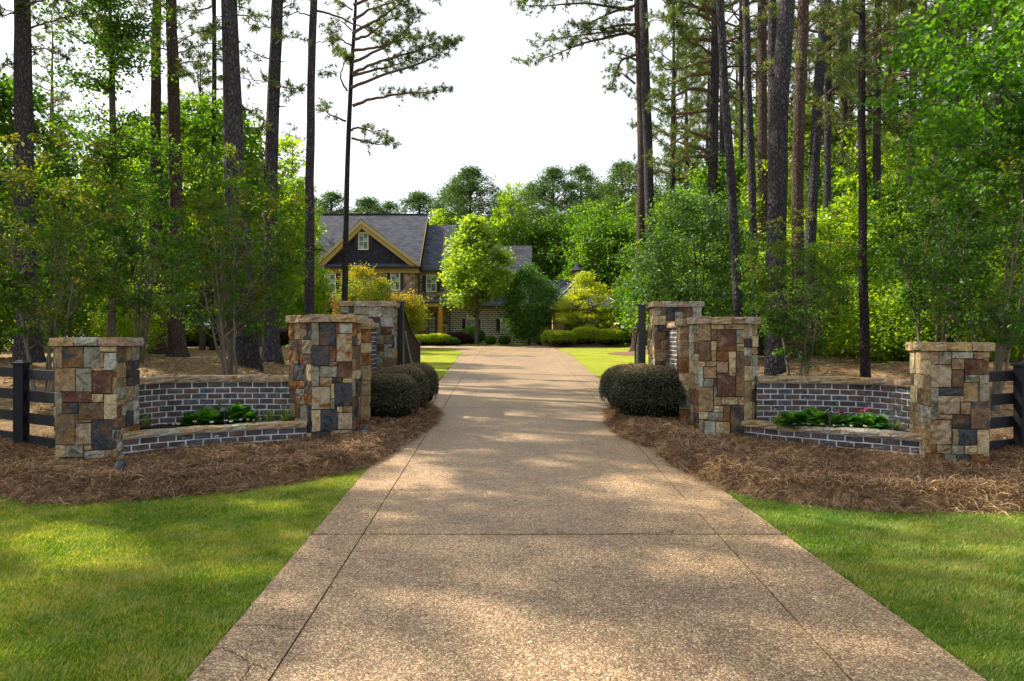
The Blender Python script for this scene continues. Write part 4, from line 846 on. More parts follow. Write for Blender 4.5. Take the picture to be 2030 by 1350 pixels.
part('band_board', Acc().box(ops[1][0] - .1, gx1 + .05, gw - .05, gw - .002, ZW(626, gw), ZW(622, gw)), m_white)
m_lamp = bpy.data.materials.new('lit_lamp'); m_lamp.use_nodes = True; b_ = m_lamp.node_tree.nodes['Principled BSDF']; b_.inputs['Emission Color'].default_value = (1, .62, .25, 1); b_.inputs['Emission Strength'].default_value = 6
lx, lz = XW(1221, gw), ZW(641, gw)
o = part('wall_lamp', Acc().box(lx - .13, lx + .13, gw - .22, gw - .02, lz - .1, lz + .25), m_black); part('lamp_glass', Acc().box(lx - .16, lx + .16, gw - .30, gw - .221, lz - .08, lz + .02), m_lamp, o)
# cupola
cxp, cyp = XW(1146, 68.5), 68.5
a = Acc(); a.box(cxp - .55, cxp + .55, cyp - .55, cyp + .55, ZW(557, cyp), ZW(537, cyp)); cu = part('cupola', a, m_door)
a = Acc(); q = .8; zc0, zc1 = ZW(537, cyp), ZW(518, cyp); a.tube([(cxp, cyp, zc0 - .02), (cxp, cyp, zc0), (cxp, cyp, zc0 + .35), (cxp, cyp, zc1)], [.02, .85, .35, .03], 8); part('cupola_roof', a, m_roof, cu)
a = Acc(); a.tube([(cxp, cyp, zc1 - .05), (cxp, cyp, ZW(505, cyp))], .03, 5); part('finial', a, m_black, cu)
m_duct = part('downspout', Acc().box(hx(889), hx(890.5), HY + .8, HY + .99, HG, hz(612)), m_door)
# ---------------------------------------------------------------- vegetation builders
def leafquads(C, rng, L, Wd, up=.4, nrm=None, jl=.35):
    N = len(C); a = rng.normal(0, 1, (N, 3)); a[:, 2] *= .6; a /= np.linalg.norm(a, axis=1)[:, None]
    nn = rng.normal(0, 1, (N, 3)); nn[:, 2] = np.abs(nn[:, 2]) + up
    b = np.cross(a, nn); b /= np.linalg.norm(b, axis=1)[:, None] + 1e-9
    l = L * (1 + jl * rng.uniform(-1, 1, N))[:, None]; wd = Wd * (1 + jl * rng.uniform(-1, 1, N))[:, None]
    P0 = C; P1 = C + a * l * .45 + b * wd * .5; P2 = C + a * l - np.array([0, 0, 1]) * l * .15; P3 = C + a * l * .45 - b * wd * .5
    return np.stack([P0, P1, P2, P3], 1).reshape(-1, 3), np.arange(4 * N).reshape(-1, 4)
def lumpdir(D, rng, k=5):
    f = np.zeros(len(D))
    for _ in range(k):
        ax = rng.normal(0, 1, 3); ax /= np.linalg.norm(ax); f += np.sin(D @ ax * rng.uniform(2.5, 6) + rng.uniform(0, 6.28))
    return f / k
def bez(p, q, sag, n=7, rng=None, wob=0):
    t = np.linspace(0, 1, n)[:, None]; p = np.array(p, float); q = np.array(q, float); m = (p + q) / 2 + np.array(sag); P = (1 - t) ** 2 * p + 2 * t * (1 - t) * m + t * t * q
    if wob and rng is not None: P[1:-1] += rng.normal(0, wob, (n - 2, 3))
    return P
def broad_data(seed, H, Rx, zlo, n_clump, lpc, leaf, cr, lmat, tr=.12, tmat=None, shape='egg', stems=1, flat=.6, n_limb=26, inner=.35, vtop=.0, spread=.0, trunk_lean=0, wl=.6):
    """returns (trunk_mesh, limb_mesh, crown_mesh) around the origin"""
    rng = np.random.default_rng(seed); zc = (zlo + H) / 2; rz = (H - zlo) / 2
    D = rng.normal(0, 1, (n_clump, 3)); D /= np.linalg.norm(D, axis=1)[:, None]; r = rng.uniform(inner, 1, n_clump) ** .55
    lf = 1 + .28 * lumpdir(D, rng); C = D * (r * lf)[:, None]
    z = C[:, 2]; prof = np.ones(n_clump)
    if shape == 'cone': prof = 1.15 * (1 - .5 * (z + 1) * .5 - .28 * sstep((z + 1) / 2)); 
    if shape == 'vase': prof = .55 + .45 * sstep((z + 1) / 1.3)
    if shape == 'layer': z = np.round(z * 3.5) / 3.5 + rng.normal(0, .05, n_clump); prof = 1.1 - .3 * (z + 1) * .5; C[:, 2] = z
    C = np.stack([C[:, 0] * Rx * prof, C[:, 1] * Rx * prof, zc + C[:, 2] * rz], -1)
    crv = rng.normal(0, .13, n_clump)
    G = np.repeat(C, lpc, 0) + rng.normal(0, 1, (n_clump * lpc, 3)) * np.array([cr, cr, cr * flat]) * rng.uniform(.6, 1.3, (n_clump, 1)).repeat(lpc, 0)
    Vl, Fl = leafquads(G, rng, leaf, leaf * wl); vv = np.clip(.45 + np.repeat(crv, lpc) + rng.normal(0, .15, len(G)) + vtop * ((G[:, 2] - zc) / rz), 0, 1)
    crown = np_mesh('crown', Vl, Fl, LM[lmat], v=vv)
    ta = Acc(); la = Acc(); tmat = tmat or m_bark; tips = []
    for s in range(stems):
        if stems == 1: q = (trunk_lean, 0, zlo + (H - zlo) * .75); p = (0, 0, -.3)
        else:
            an = rng.uniform(0, 6.28); p = (.12 * math.cos(an), .12 * math.sin(an), -.2); q = (spread * math.cos(an) * rng.uniform(.5, 1), spread * math.sin(an) * rng.uniform(.5, 1), zlo + (H - zlo) * rng.uniform(.5, .85))
        P = bez(p, q, (rng.normal(0, .05 * H * .3), rng.normal(0, .05 * H * .3), .0), 12, rng, .004 * H if stems == 1 else .02)
        P[0, :2] = p[:2]; rad = tr * rng.uniform(.75, 1) * (1 - .82 * np.linspace(0, 1, 12)); rad[0] *= 1.5; rad[1] *= 1.08
        ta.tube(P, rad, 8, bump=.04, rng=rng); tips.append((P, rad))
    sel = rng.choice(n_clump, min(n_limb, n_clump), replace=False)
    for k in sel:
        P, rad = tips[rng.integers(len(tips))]; h = C[k, 2]; zz = max(zlo * .8, h - np.linalg.norm(C[k, :2]) * .7 - .1 * H); i = int(np.clip(np.searchsorted(P[:, 2], zz), 1, 10))
        la.tube(bez(P[i], C[k], (0, 0, .04 * H), 7, rng, .02 * Rx), rad[i] * .5 * np.linspace(1, .12, 7), 5)
        for _ in range(2):
            j = rng.integers(n_clump); d = np.linalg.norm(C[j] - C[k])
            if d < Rx * .7: la.tube(bez(P[i] * .4 + C[k] * .6 + np.array([0, 0, .03 * H]), C[j], (0, 0, 0), 5, rng, .02 * Rx), rad[i] * .22 * np.linspace(1, .2, 5) + .004, 4)
    return ta.mesh('trunk', tmat, smooth=True), la.mesh('limbs', tmat, smooth=True), crown
def place(root_name, data, x, y, label, cat, group=None, sc=1, rz=0, sz=None, z=None):
    z = zg(x, y) if z is None else z
    r = empty(root_name, (x, y, z - .02), label, cat, group, rz); r.scale = (sc, sc, sz or sc)
    for nm, me in zip(('trunk', 'limbs', 'crown'), data):
        if me: link(nm, me, r)
    return r
# ---------------------------------------------------------------- pines
def tuft_cloud(C, D, rng, nb=9, L=.2, wd=.022):
    N = len(C); C = np.repeat(C, nb, 0); D = np.repeat(D, nb, 0); a = D * .8 + rng.normal(0, .75, (N * nb, 3)); a /= np.linalg.norm(a, axis=1)[:, None]
    b = np.cross(a, rng.normal(0, 1, (N * nb, 3))); b /= np.linalg.norm(b, axis=1)[:, None]; l = L * rng.uniform(.6, 1.25, (N * nb, 1))
    V = np.stack([C - b * wd * .5, C + b * wd * .5, C + a * l - np.array([0, 0, .12]) * l], 1).reshape(-1, 3)
    return V, np.arange(3 * N * nb).reshape(-1, 3), np.repeat(rng.normal(.45, .16, N), nb) + rng.normal(0, .1, N * nb)
def branch_tufts(P, rng, start, n, T, la, spread=.5, sub=True, rbase=.03):
    """tufts (pos,dir) along the polyline P, with side twigs"""
    s = np.linspace(start, 1, n)
    t = np.linspace(0, 1, len(P))
    for q in s:
        p = np.array([np.interp(q, t, P[:, k]) for k in range(3)]); d = np.array([np.interp(min(q + .05, 1), t, P[:, k]) - np.interp(q - .05, t, P[:, k]) for k in range(3)]); d /= np.linalg.norm(d) + 1e-9
        for _ in range(2):
            o = rng.normal(0, 1, 3); o[2] = o[2] * .45 + .35; o -= d * (o @ d) * .6; o /= np.linalg.norm(o); e = p + (o + d * .6) * spread * rng.uniform(.3, 1) * (1.15 - .4 * q)
            la.tube([p, (p + e) / 2 + [0, 0, .02], e], [rbase * .3, rbase * .2, .004], 3)
            for w in (.45, .62, .78, .9, 1.0):
                T.append((p + (e - p) * w + rng.normal(0, .05, 3) * spread * 2, (e - p) / (np.linalg.norm(e - p) + 1e-9)))
def pine_crown(seed, Hc, Rb, nbr, lmat='needle', round_=.6, nb=8, L=.22, wd=.026, dens=1.0):
    rng = np.random.default_rng(seed); la = Acc(); T = []
    la.tube(bez((0, 0, -.5), (rng.normal(0, .2), rng.normal(0, .2), Hc), (0, 0, 0), 8, rng, .06), np.linspace(.085, .02, 8), 7)
    for k in range(nbr):
        f = (k + rng.uniform(0, 1)) / nbr; h = Hc * f; R_ = Rb * (1 - f) ** round_ * (.55 + .45 * min(1, f * 4 + .35)) * rng.uniform(.55, 1.15) + .25
        az = k * 2.4 + rng.uniform(-.5, .5); d = np.array([math.cos(az), math.sin(az), rng.uniform(.05, .38) + .5 * f])
        P = bez((0, 0, h), np.array([0, 0, h]) + d * R_, (0, 0, -.10 * R_ * (1 - f)), 7, rng, .03 * R_); r0 = .055 * (1 - f) + .015
        la.tube(P, np.linspace(r0, .006, 7), 4); branch_tufts(P, rng, .38 - .2 * f, int(max(3, 4.2 * R_ * dens)), T, la, .42, rbase=r0)
    C = np.array([t[0] for t in T]); D = np.array([t[1] for t in T]); V, Fq, vv = tuft_cloud(C, D, rng, nb, L, wd)
    return la.mesh('limbs', m_limb, smooth=True), np_mesh('crown', V, Fq, LM[lmat], v=np.clip(vv, 0, 1))
def trunk_path(x, y, pxb, pxt, pxm=None, H=24):
    """ground point, lean fixed by the column the trunk reaches at the top edge of the photograph"""
    z0 = zg(x, y); zt_ = 2 + 675 / F * y; xt = XW(pxt, y); xb = XW(pxb, y)
    zm = 2 + 300 / F * y; 
    zs = np.linspace(0, H, 16); zw = z0 + zs
    if pxm is None: xx = xb + (xt - xb) * (zw - z0) / (zt_ - z0)
    else:
        xm = XW(pxm, y); A = np.polyfit([z0, zm, zt_], [xb, xm, xt], 2); xx = np.polyval(A, np.minimum(zw, zt_)); sl = 2 * A[0] * zt_ + A[1]; xx = np.where(zw > zt_, np.polyval(A, zt_) + sl * (zw - zt_) * .5, xx)
    return np.stack([xx - x, 0 * zs, zs], -1)
STUB = []
for k_ in range(2):
    a_ = Acc(); a_.tube([(0, 0, 0), (.12, .01, .02), (.26, .03 * (1 - 2 * k_), .0), (.36, .02, -.03)], [.026, .018, .012, .004], 5); STUB.append(a_.mesh('dead_stub', m_pine_thin, smooth=True))
def pine(pxb, Y, pxt, wb, wt, label, group, crown=None, H=24, hc=14, pxm=None, m=None, seed=0, flare=1.6, csc=1.0, name='pine_tree', extra=None):
    rng = np.random.default_rng(seed + 500); x = XW(pxb, Y); P = trunk_path(x, Y, pxb, pxt, pxm, H); z0 = zg(x, Y)
    P[:, 1] += np.linspace(0, rng.normal(0, .3), len(P)); P[1:, 0] += rng.normal(0, .012 * wb / 20, len(P) - 1)
    rb, rt = wb / F * Y / 2, wt / F * Y / 2; ztop = 2 + 675 / F * Y - z0; zz = P[:, 2]
    r = rb + (rt - rb) * np.clip(zz / ztop, 0, 1); r = np.where(zz > ztop, rt * (1 - .8 * (zz - ztop) / max(.1, H - ztop + .01)), r); r = r * np.clip((H - zz) / (.4 * H) + .08, .08, 1)
    # resample finely near the foot
    zf = np.concatenate([[-.3, 0, .12, .3, .6, 1.0], np.linspace(1.6, H, 34)]); Pf = np.stack([np.interp(zf, P[:, 2], P[:, 0]), np.interp(zf, P[:, 2], P[:, 1]), zf], -1); rf = np.interp(zf, P[:, 2], r) * (1 + (flare - 1) * np.exp(-np.maximum(zf, 0) / .35))
    root = empty(name, (x, Y, z0), label, 'pine tree' if name == 'pine_tree' else 'tree', group)
    a = Acc(); a.tube(Pf, rf, 14, bump=.022, rng=rng); link('trunk', a.mesh('trunk', m or m_pine, smooth=True), root)
    if Y < 37 and wb > 15:
        for _ in range(4):
            hh = rng.uniform(2.6, min(H * .6, ztop)); az = rng.uniform(-.9, .9) + (0 if rng.random() < .5 else math.pi); cx_ = float(np.interp(hh, P[:, 2], P[:, 0])); cy_ = float(np.interp(hh, P[:, 2], P[:, 1])); rr_s = float(np.interp(hh, P[:, 2], r)); s_ = rng.uniform(.5, 1.5)
            link('dead_stub', STUB[rng.integers(2)], root, (cx_ + math.cos(az) * rr_s * .8, cy_ - abs(math.sin(az)) * rr_s * .8, hh), (0, 0, az), (s_, s_, s_))
    if crown is not None:
        c = crown; i = float(np.interp(hc, P[:, 2], P[:, 0])); j = float(np.interp(hc, P[:, 2], P[:, 1])); e = (i, j, hc); rz = rng.uniform(0, 6.28)
        for nm, me in zip(('limbs', 'crown'), c): link(nm, me, root, e, (0, 0, rz), (csc, csc, (H + 1 - hc) / c_H[id(c)]))
    return root, P
c_H = {}
def mk(seed, Hc, Rb, nbr, **k):
    c = pine_crown(seed, Hc, Rb, nbr, **k); c_H[id(c)] = Hc; return c
PC = [mk(1, 11, 3.6, 34), mk(2, 11, 3.2, 32), mk(3, 11, 4.0, 32, dens=1.1)]
PCs = [mk(4, 10, 2.8, 26, dens=1.0), mk(5, 10, 3.0, 26, dens=1.0)]
PFar_old = None and [mk(7, 15, 4.6, 46, lmat='needle_far', nb=9, L=.5, wd=.085, dens=1.0, round_=.36), mk(8, 15, 4.0, 44, lmat='needle_far', nb=9, L=.5, wd=.085, dens=1.0, round_=.4), mk(9, 14, 5.2, 44, lmat='needle_far', nb=9, L=.5, wd=.085, dens=.9, round_=.34)]
def far_pine(seed, H, Rb, n):
    rng = np.random.default_rng(seed); f = np.sort(rng.uniform(0, 1, n)); az = rng.uniform(0, 6.28, n); prof = Rb * (1 - f ** 2.2) ** .6 * (.55 + .45 * np.minimum(1, f * 5 + .3)); r = prof * rng.uniform(.35, 1.08, n)
    C = np.stack([np.cos(az) * r, np.sin(az) * r, f * H + .25 * r], -1); la = Acc(); la.tube([(0, 0, -2), (0, 0, H)], [.2, .04], 6)
    for k in range(0, n, 2): la.tube(bez((0, 0, max(0, C[k, 2] - .6 * r[k])), C[k], (0, 0, -.1), 5), np.linspace(.07, .015, 5), 4)
    m = 70; G = np.repeat(C, m, 0) + rng.normal(0, 1, (n * m, 3)) * [.5, .5, .26] * rng.uniform(.6, 1.2, (n, 1)).repeat(m, 0); V, Fq = leafquads(G, rng, .42, .11, .8)
    vv = np.clip(.42 + np.repeat(rng.normal(0, .12, n), m) + rng.normal(0, .13, n * m), 0, 1); c = (la.mesh('limbs', m_limb, smooth=True), np_mesh('crown', V, Fq, LM['needle_far'], v=vv)); c_H[id(c)] = H; return c
PFar = [far_pine(7, 15, 4.6, 210), far_pine(8, 15, 4.1, 190), far_pine(9, 14, 5.2, 220)]
# custom branches drawn in a tree's own plane
def custom_branches(root, Y, lines, seed, lmat='needle', r0=.035, dens=3.2, start=.3, spread=.45, nb=9, L=.22, wd=.024):
    rng = np.random.default_rng(seed); la = Acc(); T = []; B = root.location
    for k, ln in enumerate(lines):
        st = ln[0] if isinstance(ln[0], float) else start; pts = [p for p in ln if not isinstance(p, float)]
        dy = rng.uniform(-1.2, 1.2); N = len(pts); P = []
        for i, (px, py) in enumerate(pts):
            yy = Y + dy * i / (N - 1); P.append(W(px, py, yy) - B)
        P = np.array([tuple(p) for p in P]); t = np.linspace(0, N - 1, 4 * N); P = np.stack([np.interp(t, range(N), P[:, q]) for q in range(3)], -1)
        P[1:-1] = (P[:-2] + 2 * P[1:-1] + P[2:]) / 4; P[1:-1] += rng.normal(0, .015, (len(P) - 2, 3))
        L_ = np.linalg.norm(np.diff(P, axis=0), axis=1).sum(); la.tube(P, np.linspace(r0 * min(1.3, L_ / 3.0 + .3), .008, len(P)), 6)
        if dens > 0 and st < .95: branch_tufts(P, rng, st, max(3, int(L_ * dens)), T, la, spread)
    link('limbs', la.mesh('limbs', m_limb, smooth=True), root)
    if T:
        C = np.array([t[0] for t in T]); D = np.array([t[1] for t in T]); V, Fq, vv = tuft_cloud(C, D, rng, nb, L, wd); link('needles', np_mesh('needles', V, Fq, LM[lmat], v=np.clip(vv, 0, 1)), root)
gL, gR = 'tall pines on the left of the drive', 'tall pines on the right of the drive'
# left pines
rA, _ = pine(58, 18.5, 50, 44, 27, 'massive dark pine trunk nearest the left edge of the photo', gL, PC[0], 24, 14.5, 52, seed=1)
pine(313, 27, 312, 27, 16, 'reddish pine trunk left of the pair between the outer stone pier and the large pine', gL, PC[1], 26, 16, 309, m_pine_red, seed=2)
rD, _ = pine(353, 25, 338, 30, 20, 'reddish brown pine trunk right of its thinner twin, above the left brick wall', gL, PC[2], 26, 16.5, 348, m_pine_red, seed=3)
rE, _ = pine(490, 17.5, 455, 50, 29, 'thickest left pine, grey plated bark, rising right behind the left brick wall', gL, PC[0], 25, 14.5, 468, seed=4, flare=1.35)
rF, _ = pine(540, 21, 547, 30, 22, 'grey pine trunk just left of the faceted left pier', gL, PC[1], 25, 15, 536, seed=5)
pine(424, 30, 424, 12, 8, 'thin dark trunk behind the thickest left pine', gL, PCs[0], 22, 15, seed=6, m=m_pine_thin)
rG, _ = pine(613, 24, 623, 20, 14, 'slim straight pine trunk rising behind the faceted left pier in front of the gable', gL, PCs[1], 24, 17, 614, seed=7)
custom_branches(rG, 24, [(.6, (630, 22), (655, 27), (700, 47), (725, 57), (770, 78), (820, 82)), (.5, (617, 32), (590, 24), (560, 35), (545, 40)), (.9, (628, 85), (640, 82), (655, 83)), (.5, (612, 170), (600, 165), (585, 178), (575, 190)), (.5, (627, 140), (640, 138), (650, 145))], 71, dens=2.2)
rH, _ = pine(683, 30, 702, 13, 7, 'slender leaning pine with one-sided wispy branches reaching right over the house', gL, PCs[0], 22, 17.2, 686, seed=8, m=m_pine_thin, flare=1.2)
custom_branches(rH, 30, [((694, 258), (713, 252), (742, 263), (781, 284)), (.2, (697, 274), (727, 281), (750, 287), (777, 285)), ((699, 210), (745, 194), (799, 185), (840, 184), (887, 183)), ((697, 174), (763, 147), (841, 124), (880, 100), (905, 82)),
 ((699, 146), (749, 123), (820, 103), (850, 90), (885, 78)), ((699, 123), (763, 94), (806, 60), (831, 22)), ((699, 67), (749, 39), (784, 14), (800, 0)), ((699, 150), (740, 140), (790, 128), (830, 112)), ((700, 100), (750, 95), (800, 75), (850, 70)), ((700, 40), (730, 20), (780, 5), (800, -20)),
 (.35, (685, 240), (653, 227), (637, 213)), (.8, (688, 180), (674, 156), (681, 124), (690, 118)), (.3, (696, 90), (670, 75), (655, 62)), (.3, (697, 60), (675, 40), (662, 48)), (.3, (698, 120), (678, 112), (665, 95)), (.3, (699, 20), (680, 8), (668, 0)), ((701, 10), (760, -15), (830, -20), (870, -5)), ((699, 80), (730, 70), (770, 40), (815, 25))], 72, r0=.06, dens=4.6, spread=.5, nb=11)
custom_branches(rF, 21, [(.2, (545, 120), (520, 112), (490, 98), (478, 85)), (.2, (542, 165), (515, 160), (480, 155)), (.25, (538, 260), (515, 250), (492, 262)), (.2, (548, 60), (520, 45), (500, 40)), (.2, (549, 20), (575, 10), (590, -5)), (.3, (545, 175), (562, 172), (590, 182)), (.25, (547, 90), (565, 70), (585, 75)), (.3, (536, 330), (520, 330), (500, 345))], 75, dens=2.6, spread=.4)
custom_branches(rD, 25, [(.05, (342, 110), (380, 95), (420, 85), (450, 100)), (.05, (342, 95), (375, 70), (410, 60)), (.05, (344, 130), (380, 120), (430, 118)), (.05, (340, 60), (370, 40), (400, 20)), (.05, (338, 100), (300, 90), (270, 100)), (.05, (338, 40), (300, 20), (262, 12)), (.05, (338, 20), (290, -5), (250, -10)), (.05, (345, 150), (370, 150), (400, 140))], 76, dens=4.2, spread=.5, nb=11)
custom_branches(rE, 17.5, [(.2, (460, 30), (490, 30), (510, 45)), (.2, (465, 210), (490, 215), (510, 235)), (.2, (456, 60), (430, 50), (410, 60)), (.2, (462, 150), (435, 150), (415, 165))], 77, dens=2.4, spread=.32)
custom_branches(rA, 18.5, [(.2, (52, 60), (90, 45), (140, 30), (180, 40)), (.2, (50, 10), (90, 0), (150, -10)), (.2, (52, 150), (20, 130), (-10, 135)), (.2, (52, 100), (90, 95), (130, 110)), (.2, (50, 40), (20, 20), (-5, 25))], 81, dens=3.2, spread=.4)
# right pines
rI, _ = pine(1263, 46, 1262, 22, 14, 'left trunk of the twin pines beyond the right gate', gR, PC[1], 36, 27, 1272, seed=11, flare=1.7, m=m_pine_red)
custom_branches(rI, 46, [(.12, (1267, 62), (1208, 73), (1155, 86), (1120, 100), (1078, 117), (1036, 127)), (.1, (1262, 10), (1220, 22), (1180, 40), (1150, 60), (1100, 85)), (.2, (1259, 166), (1233, 145), (1215, 143)), (.15, (1262, 120), (1235, 108), (1200, 100)), (.1, (1262, 75), (1235, 60), (1190, 65), (1110, 75), (1060, 90)),
 (.1, (1255, 20), (1160, 5), (1080, 12), (1030, 10)), (.1, (1255, 0), (1180, -15), (1100, -20), (1040, 0)), (.2, (1265, 48), (1230, 50), (1180, 60), (1130, 50)), (.3, (1262, 108), (1230, 120), (1215, 160), (1212, 178)), (.1, (1260, 350), (1258, 338), (1263, 325)), (.1, (1262, 330), (1270, 340), (1266, 355))], 73, r0=.09, dens=3.0, spread=.85, L=.34, wd=.04)
pine(1296, 44, 1276, 20, 17, 'right trunk of the twin pines beyond the right gate, darker', gR, PC[2], 35, 25, 1287, seed=12)
rK, _ = pine(1405, 36, 1420, 21, 17, 'dark pine trunk above the glossy green tree right of the twin pines', gR, PC[0], 30, 15, 1412, seed=13, csc=1.35)
custom_branches(rK, 36, [(.1, (1408, 300), (1370, 290), (1340, 280), (1310, 300)), (.1, (1410, 275), (1370, 262), (1350, 252), (1330, 265)), (.1, (1408, 310), (1360, 310), (1330, 330), (1300, 325)), (.1, (1412, 145), (1370, 150), (1330, 165), (1300, 172)), (.1, (1412, 215), (1370, 225), (1330, 228), (1310, 225)), (.1, (1415, 40), (1385, 28), (1345, 24), (1290, 42)), (.1, (1412, 120), (1370, 130), (1320, 140), (1295, 110)),
 (.1, (1410, 180), (1365, 175), (1325, 200), (1300, 195)), (.05, (1412, 80), (1370, 75), (1320, 90)), (.05, (1412, 20), (1360, 10), (1330, 50)), (.05, (1420, 90), (1450, 110), (1480, 100)), (.05, (1420, 200), (1450, 190), (1490, 215))], 74, r0=.09, dens=3.2, spread=.8, L=.3, wd=.036)
pine(1470, 19.5, 1424, 19, 15, 'slim leaning dark pine whose foot is hidden by the right faceted pier', gR, PCs[1], 24, 14, 1449, seed=14)
pine(1500, 26, 1476, 17, 13, 'slim pine trunk between the leaning pine and the largest right pine', gR, PC[1], 26, 17, 1490, seed=15)
pine(1540, 17.5, 1566, 44, 31, 'largest pine right of the drive, purple grey plates, behind the crape myrtle stems', gR, PC[2], 26, 14.5, 1542, seed=16, flare=1.15)
pine(1515, 33, 1509, 20, 17, 'brown pine trunk partly hidden left of the largest right pine', gR, PC[1], 30, 20, 1512, m_pine_red, seed=17)
pine(1532, 24, 1527, 20, 16, 'dark trunk hugging the left side of the largest right pine', gR, PCs[0], 26, 17, 1530, seed=18)
rP, _ = pine(1584, 22, 1594, 24, 21, 'straight brown pine right beside the largest right pine', gR, PC[0], 27, 16.5, 1582, m_pine_red, seed=19)
rQ, _ = pine(1602, 25, 1638, 21, 19, 'pine leaning right above the crape myrtle, second right of the largest pine', gR, PC[1], 27, 17, 1612, seed=20)
rR, _ = pine(1716, 15.3, 1710, 18, 13, 'very straight thin dark pine standing alone behind the right brick wall', gR, PCs[1], 22, 13, 1711, seed=21, flare=1.3, m=m_pine_thin)
rS, _ = pine(1862, 24, 1881, 32, 28, 'broad pine trunk above the rightmost stone pier, brown and shaded', gR, PC[2], 27, 15.5, 1866, m_pine_red, seed=22)
pine(1852, 33, 1858, 13, 11, 'pale thin trunk left of the broad pine above the rightmost pier', gR, PC[1], 28, 19, seed=23, m=m_pine_thin)
pine(1893, 20, 1897, 14, 10, 'thin dark trunk right of the broad pine above the rightmost pier', gR, PCs[0], 24, 14.5, seed=24, m=m_pine_thin)
pine(1800, 38, 1806, 15, 13, 'distant pine trunk left of the broad one, standing in the sunlit brush', gR, PC[0], 28, 18, seed=25)
pine(1972, 27, 1968, 18, 14, 'pine trunk near the right edge, mostly behind maple leaves', gR, PC[1], 28, 17, seed=26)
pine(1430, 42, 1432, 12, 10, 'slim far pine just right of the dark trunk over the glossy tree', gR, PC[0], 30, 17, seed=27, csc=1.3)
pine(1470, 48, 1468, 10, 8, 'very slim far pine between two nearer leaning trunks', gR, PC[2], 32, 18, seed=28, csc=1.3)
custom_branches(rP, 22, [(.15, (1592, 60), (1625, 40), (1660, 50), (1690, 40)), (.15, (1590, 140), (1560, 130), (1530, 145)), (.15, (1592, 20), (1550, 10), (1500, 25)), (.15, (1590, 200), (1620, 210), (1650, 235)), (.15, (1590, 100), (1630, 110), (1670, 130))], 82, dens=3.4, spread=.5, nb=10)
custom_branches(rQ, 25, [(.12, (1634, 60), (1670, 70), (1700, 95), (1740, 100)), (.12, (1630, 140), (1665, 160), (1690, 190)), (.12, (1626, 200), (1660, 230), (1690, 260), (1720, 270)), (.12, (1632, 110), (1680, 120), (1730, 150), (1760, 160)), (.12, (1636, 20), (1680, 10), (1740, 30)), (.12, (1615, 300), (1650, 320), (1690, 330)), (.12, (1630, 90), (1590, 90), (1560, 110))], 83, dens=3.6, spread=.6, nb=10)
custom_branches(rR, 15.3, [(.4, (1711, 212), (1735, 200), (1752, 192), (1775, 200)), (.3, (1711, 80), (1740, 60), (1790, 55), (1830, 70)), (.3, (1710, 30), (1680, 15), (1650, 20)), (.3, (1711, 120), (1690, 130), (1670, 150)), (.3, (1710, 10), (1760, 0), (1800, 10)), (.3, (1712, 215), (1740, 225), (1765, 255), (1790, 262))], 84, dens=3.4, spread=.36, nb=10)
custom_branches(rS, 24, [(.1, (1878, 40), (1840, 30), (1800, 45), (1770, 60)), (.1, (1878, 90), (1830, 90), (1790, 110)), (.1, (1875, 150), (1830, 150), (1790, 175), (1760, 180)), (.1, (1872, 210), (1830, 215), (1800, 240)), (.1, (1880, 60), (1910, 60), (1950, 80)), (.1, (1880, 10), (1830, 0), (1780, 10)), (.1, (1868, 270), (1830, 280), (1790, 300), (1760, 290)), (.1, (1870, 320), (1840, 340), (1800, 345))], 85, dens=3.6, spread=.6, nb=10)
# deeper forest pines, hardly told apart
rng = np.random.default_rng(99)
deepR = [(1640, 36), (1668, 44), (1690, 52), (1735, 33), (1760, 47), (1780, 56), (1830, 46), (1905, 40), (1935, 50), (1990, 36), (1610, 58), (1560, 50), (1500, 62), (1720, 64), (1455, 66), (1400, 60), (1360, 68), (1330, 56), (1655, 68), (1850, 66), (1950, 66), (2060, 30), (2100, 42), (2020, 56)]
for k, (px, Y) in enumerate(deepR):
    pine(px, Y, px + rng.uniform(-12, 12), 11 * 36 / Y + 5, 9 * 36 / Y + 3, 'thin pine of the far wood right of the drive, one of many alike', 'thin pines deep in the right wood', PC[k % 3], 26 + 6 * rng.random(), 11 + 4 * rng.random() + (Y - 40) * .05, seed=100 + k, m=m_pine_thin if k % 2 else m_pine, csc=1.25)
deepL = [(-30, 30), (100, 50), (395, 52), (-80, 22), (-120, 40), (575, 80), (110, 66), (460, 68)]
for k, (px, Y) in enumerate(deepL):
    pine(px, Y, px + rng.uniform(-10, 10), 10 * 36 / Y + 4, 7 * 36 / Y + 3, 'thin pine of the far wood left of the drive, one of many alike', 'thin pines deep in the left wood', PCs[k % 2], 22 + 5 * rng.random(), 13 + 3 * rng.random(), seed=200 + k, m=m_pine_thin, csc=1.1)
# pines left of the frame whose crowns shade the entrance
for k, (x, y, H) in enumerate([(-13.5, 12.5, 22), (-17, 9, 24), (-21, 14, 25), (-18, 19, 25), (-24, 8, 24), (-26, 17, 26), (-30, 12, 25), (-14.5, 17, 24), (-22, 22, 26), (-33, 20, 26)]):
    c = PC[k % 3]; r = empty('pine_tree', (x, y, zg(x, y)), 'pine of the grove just outside the left edge, one of many alike', 'pine tree', 'grove left of the entrance'); a = Acc(); a.tube(bez((0, 0, -.3), (.3, 0, H), (.2, 0, 0), 12), np.linspace(.27, .05, 12), 10); link('trunk', a.mesh('trunk', m_pine, smooth=True), r)
    hc = 9.5; 
    for nm, me in zip(('limbs', 'crown'), c): link(nm, me, r, (.2, 0, hc), (0, 0, k * 1.3), (1.15, 1.15, (H + 1 - hc) / 11))
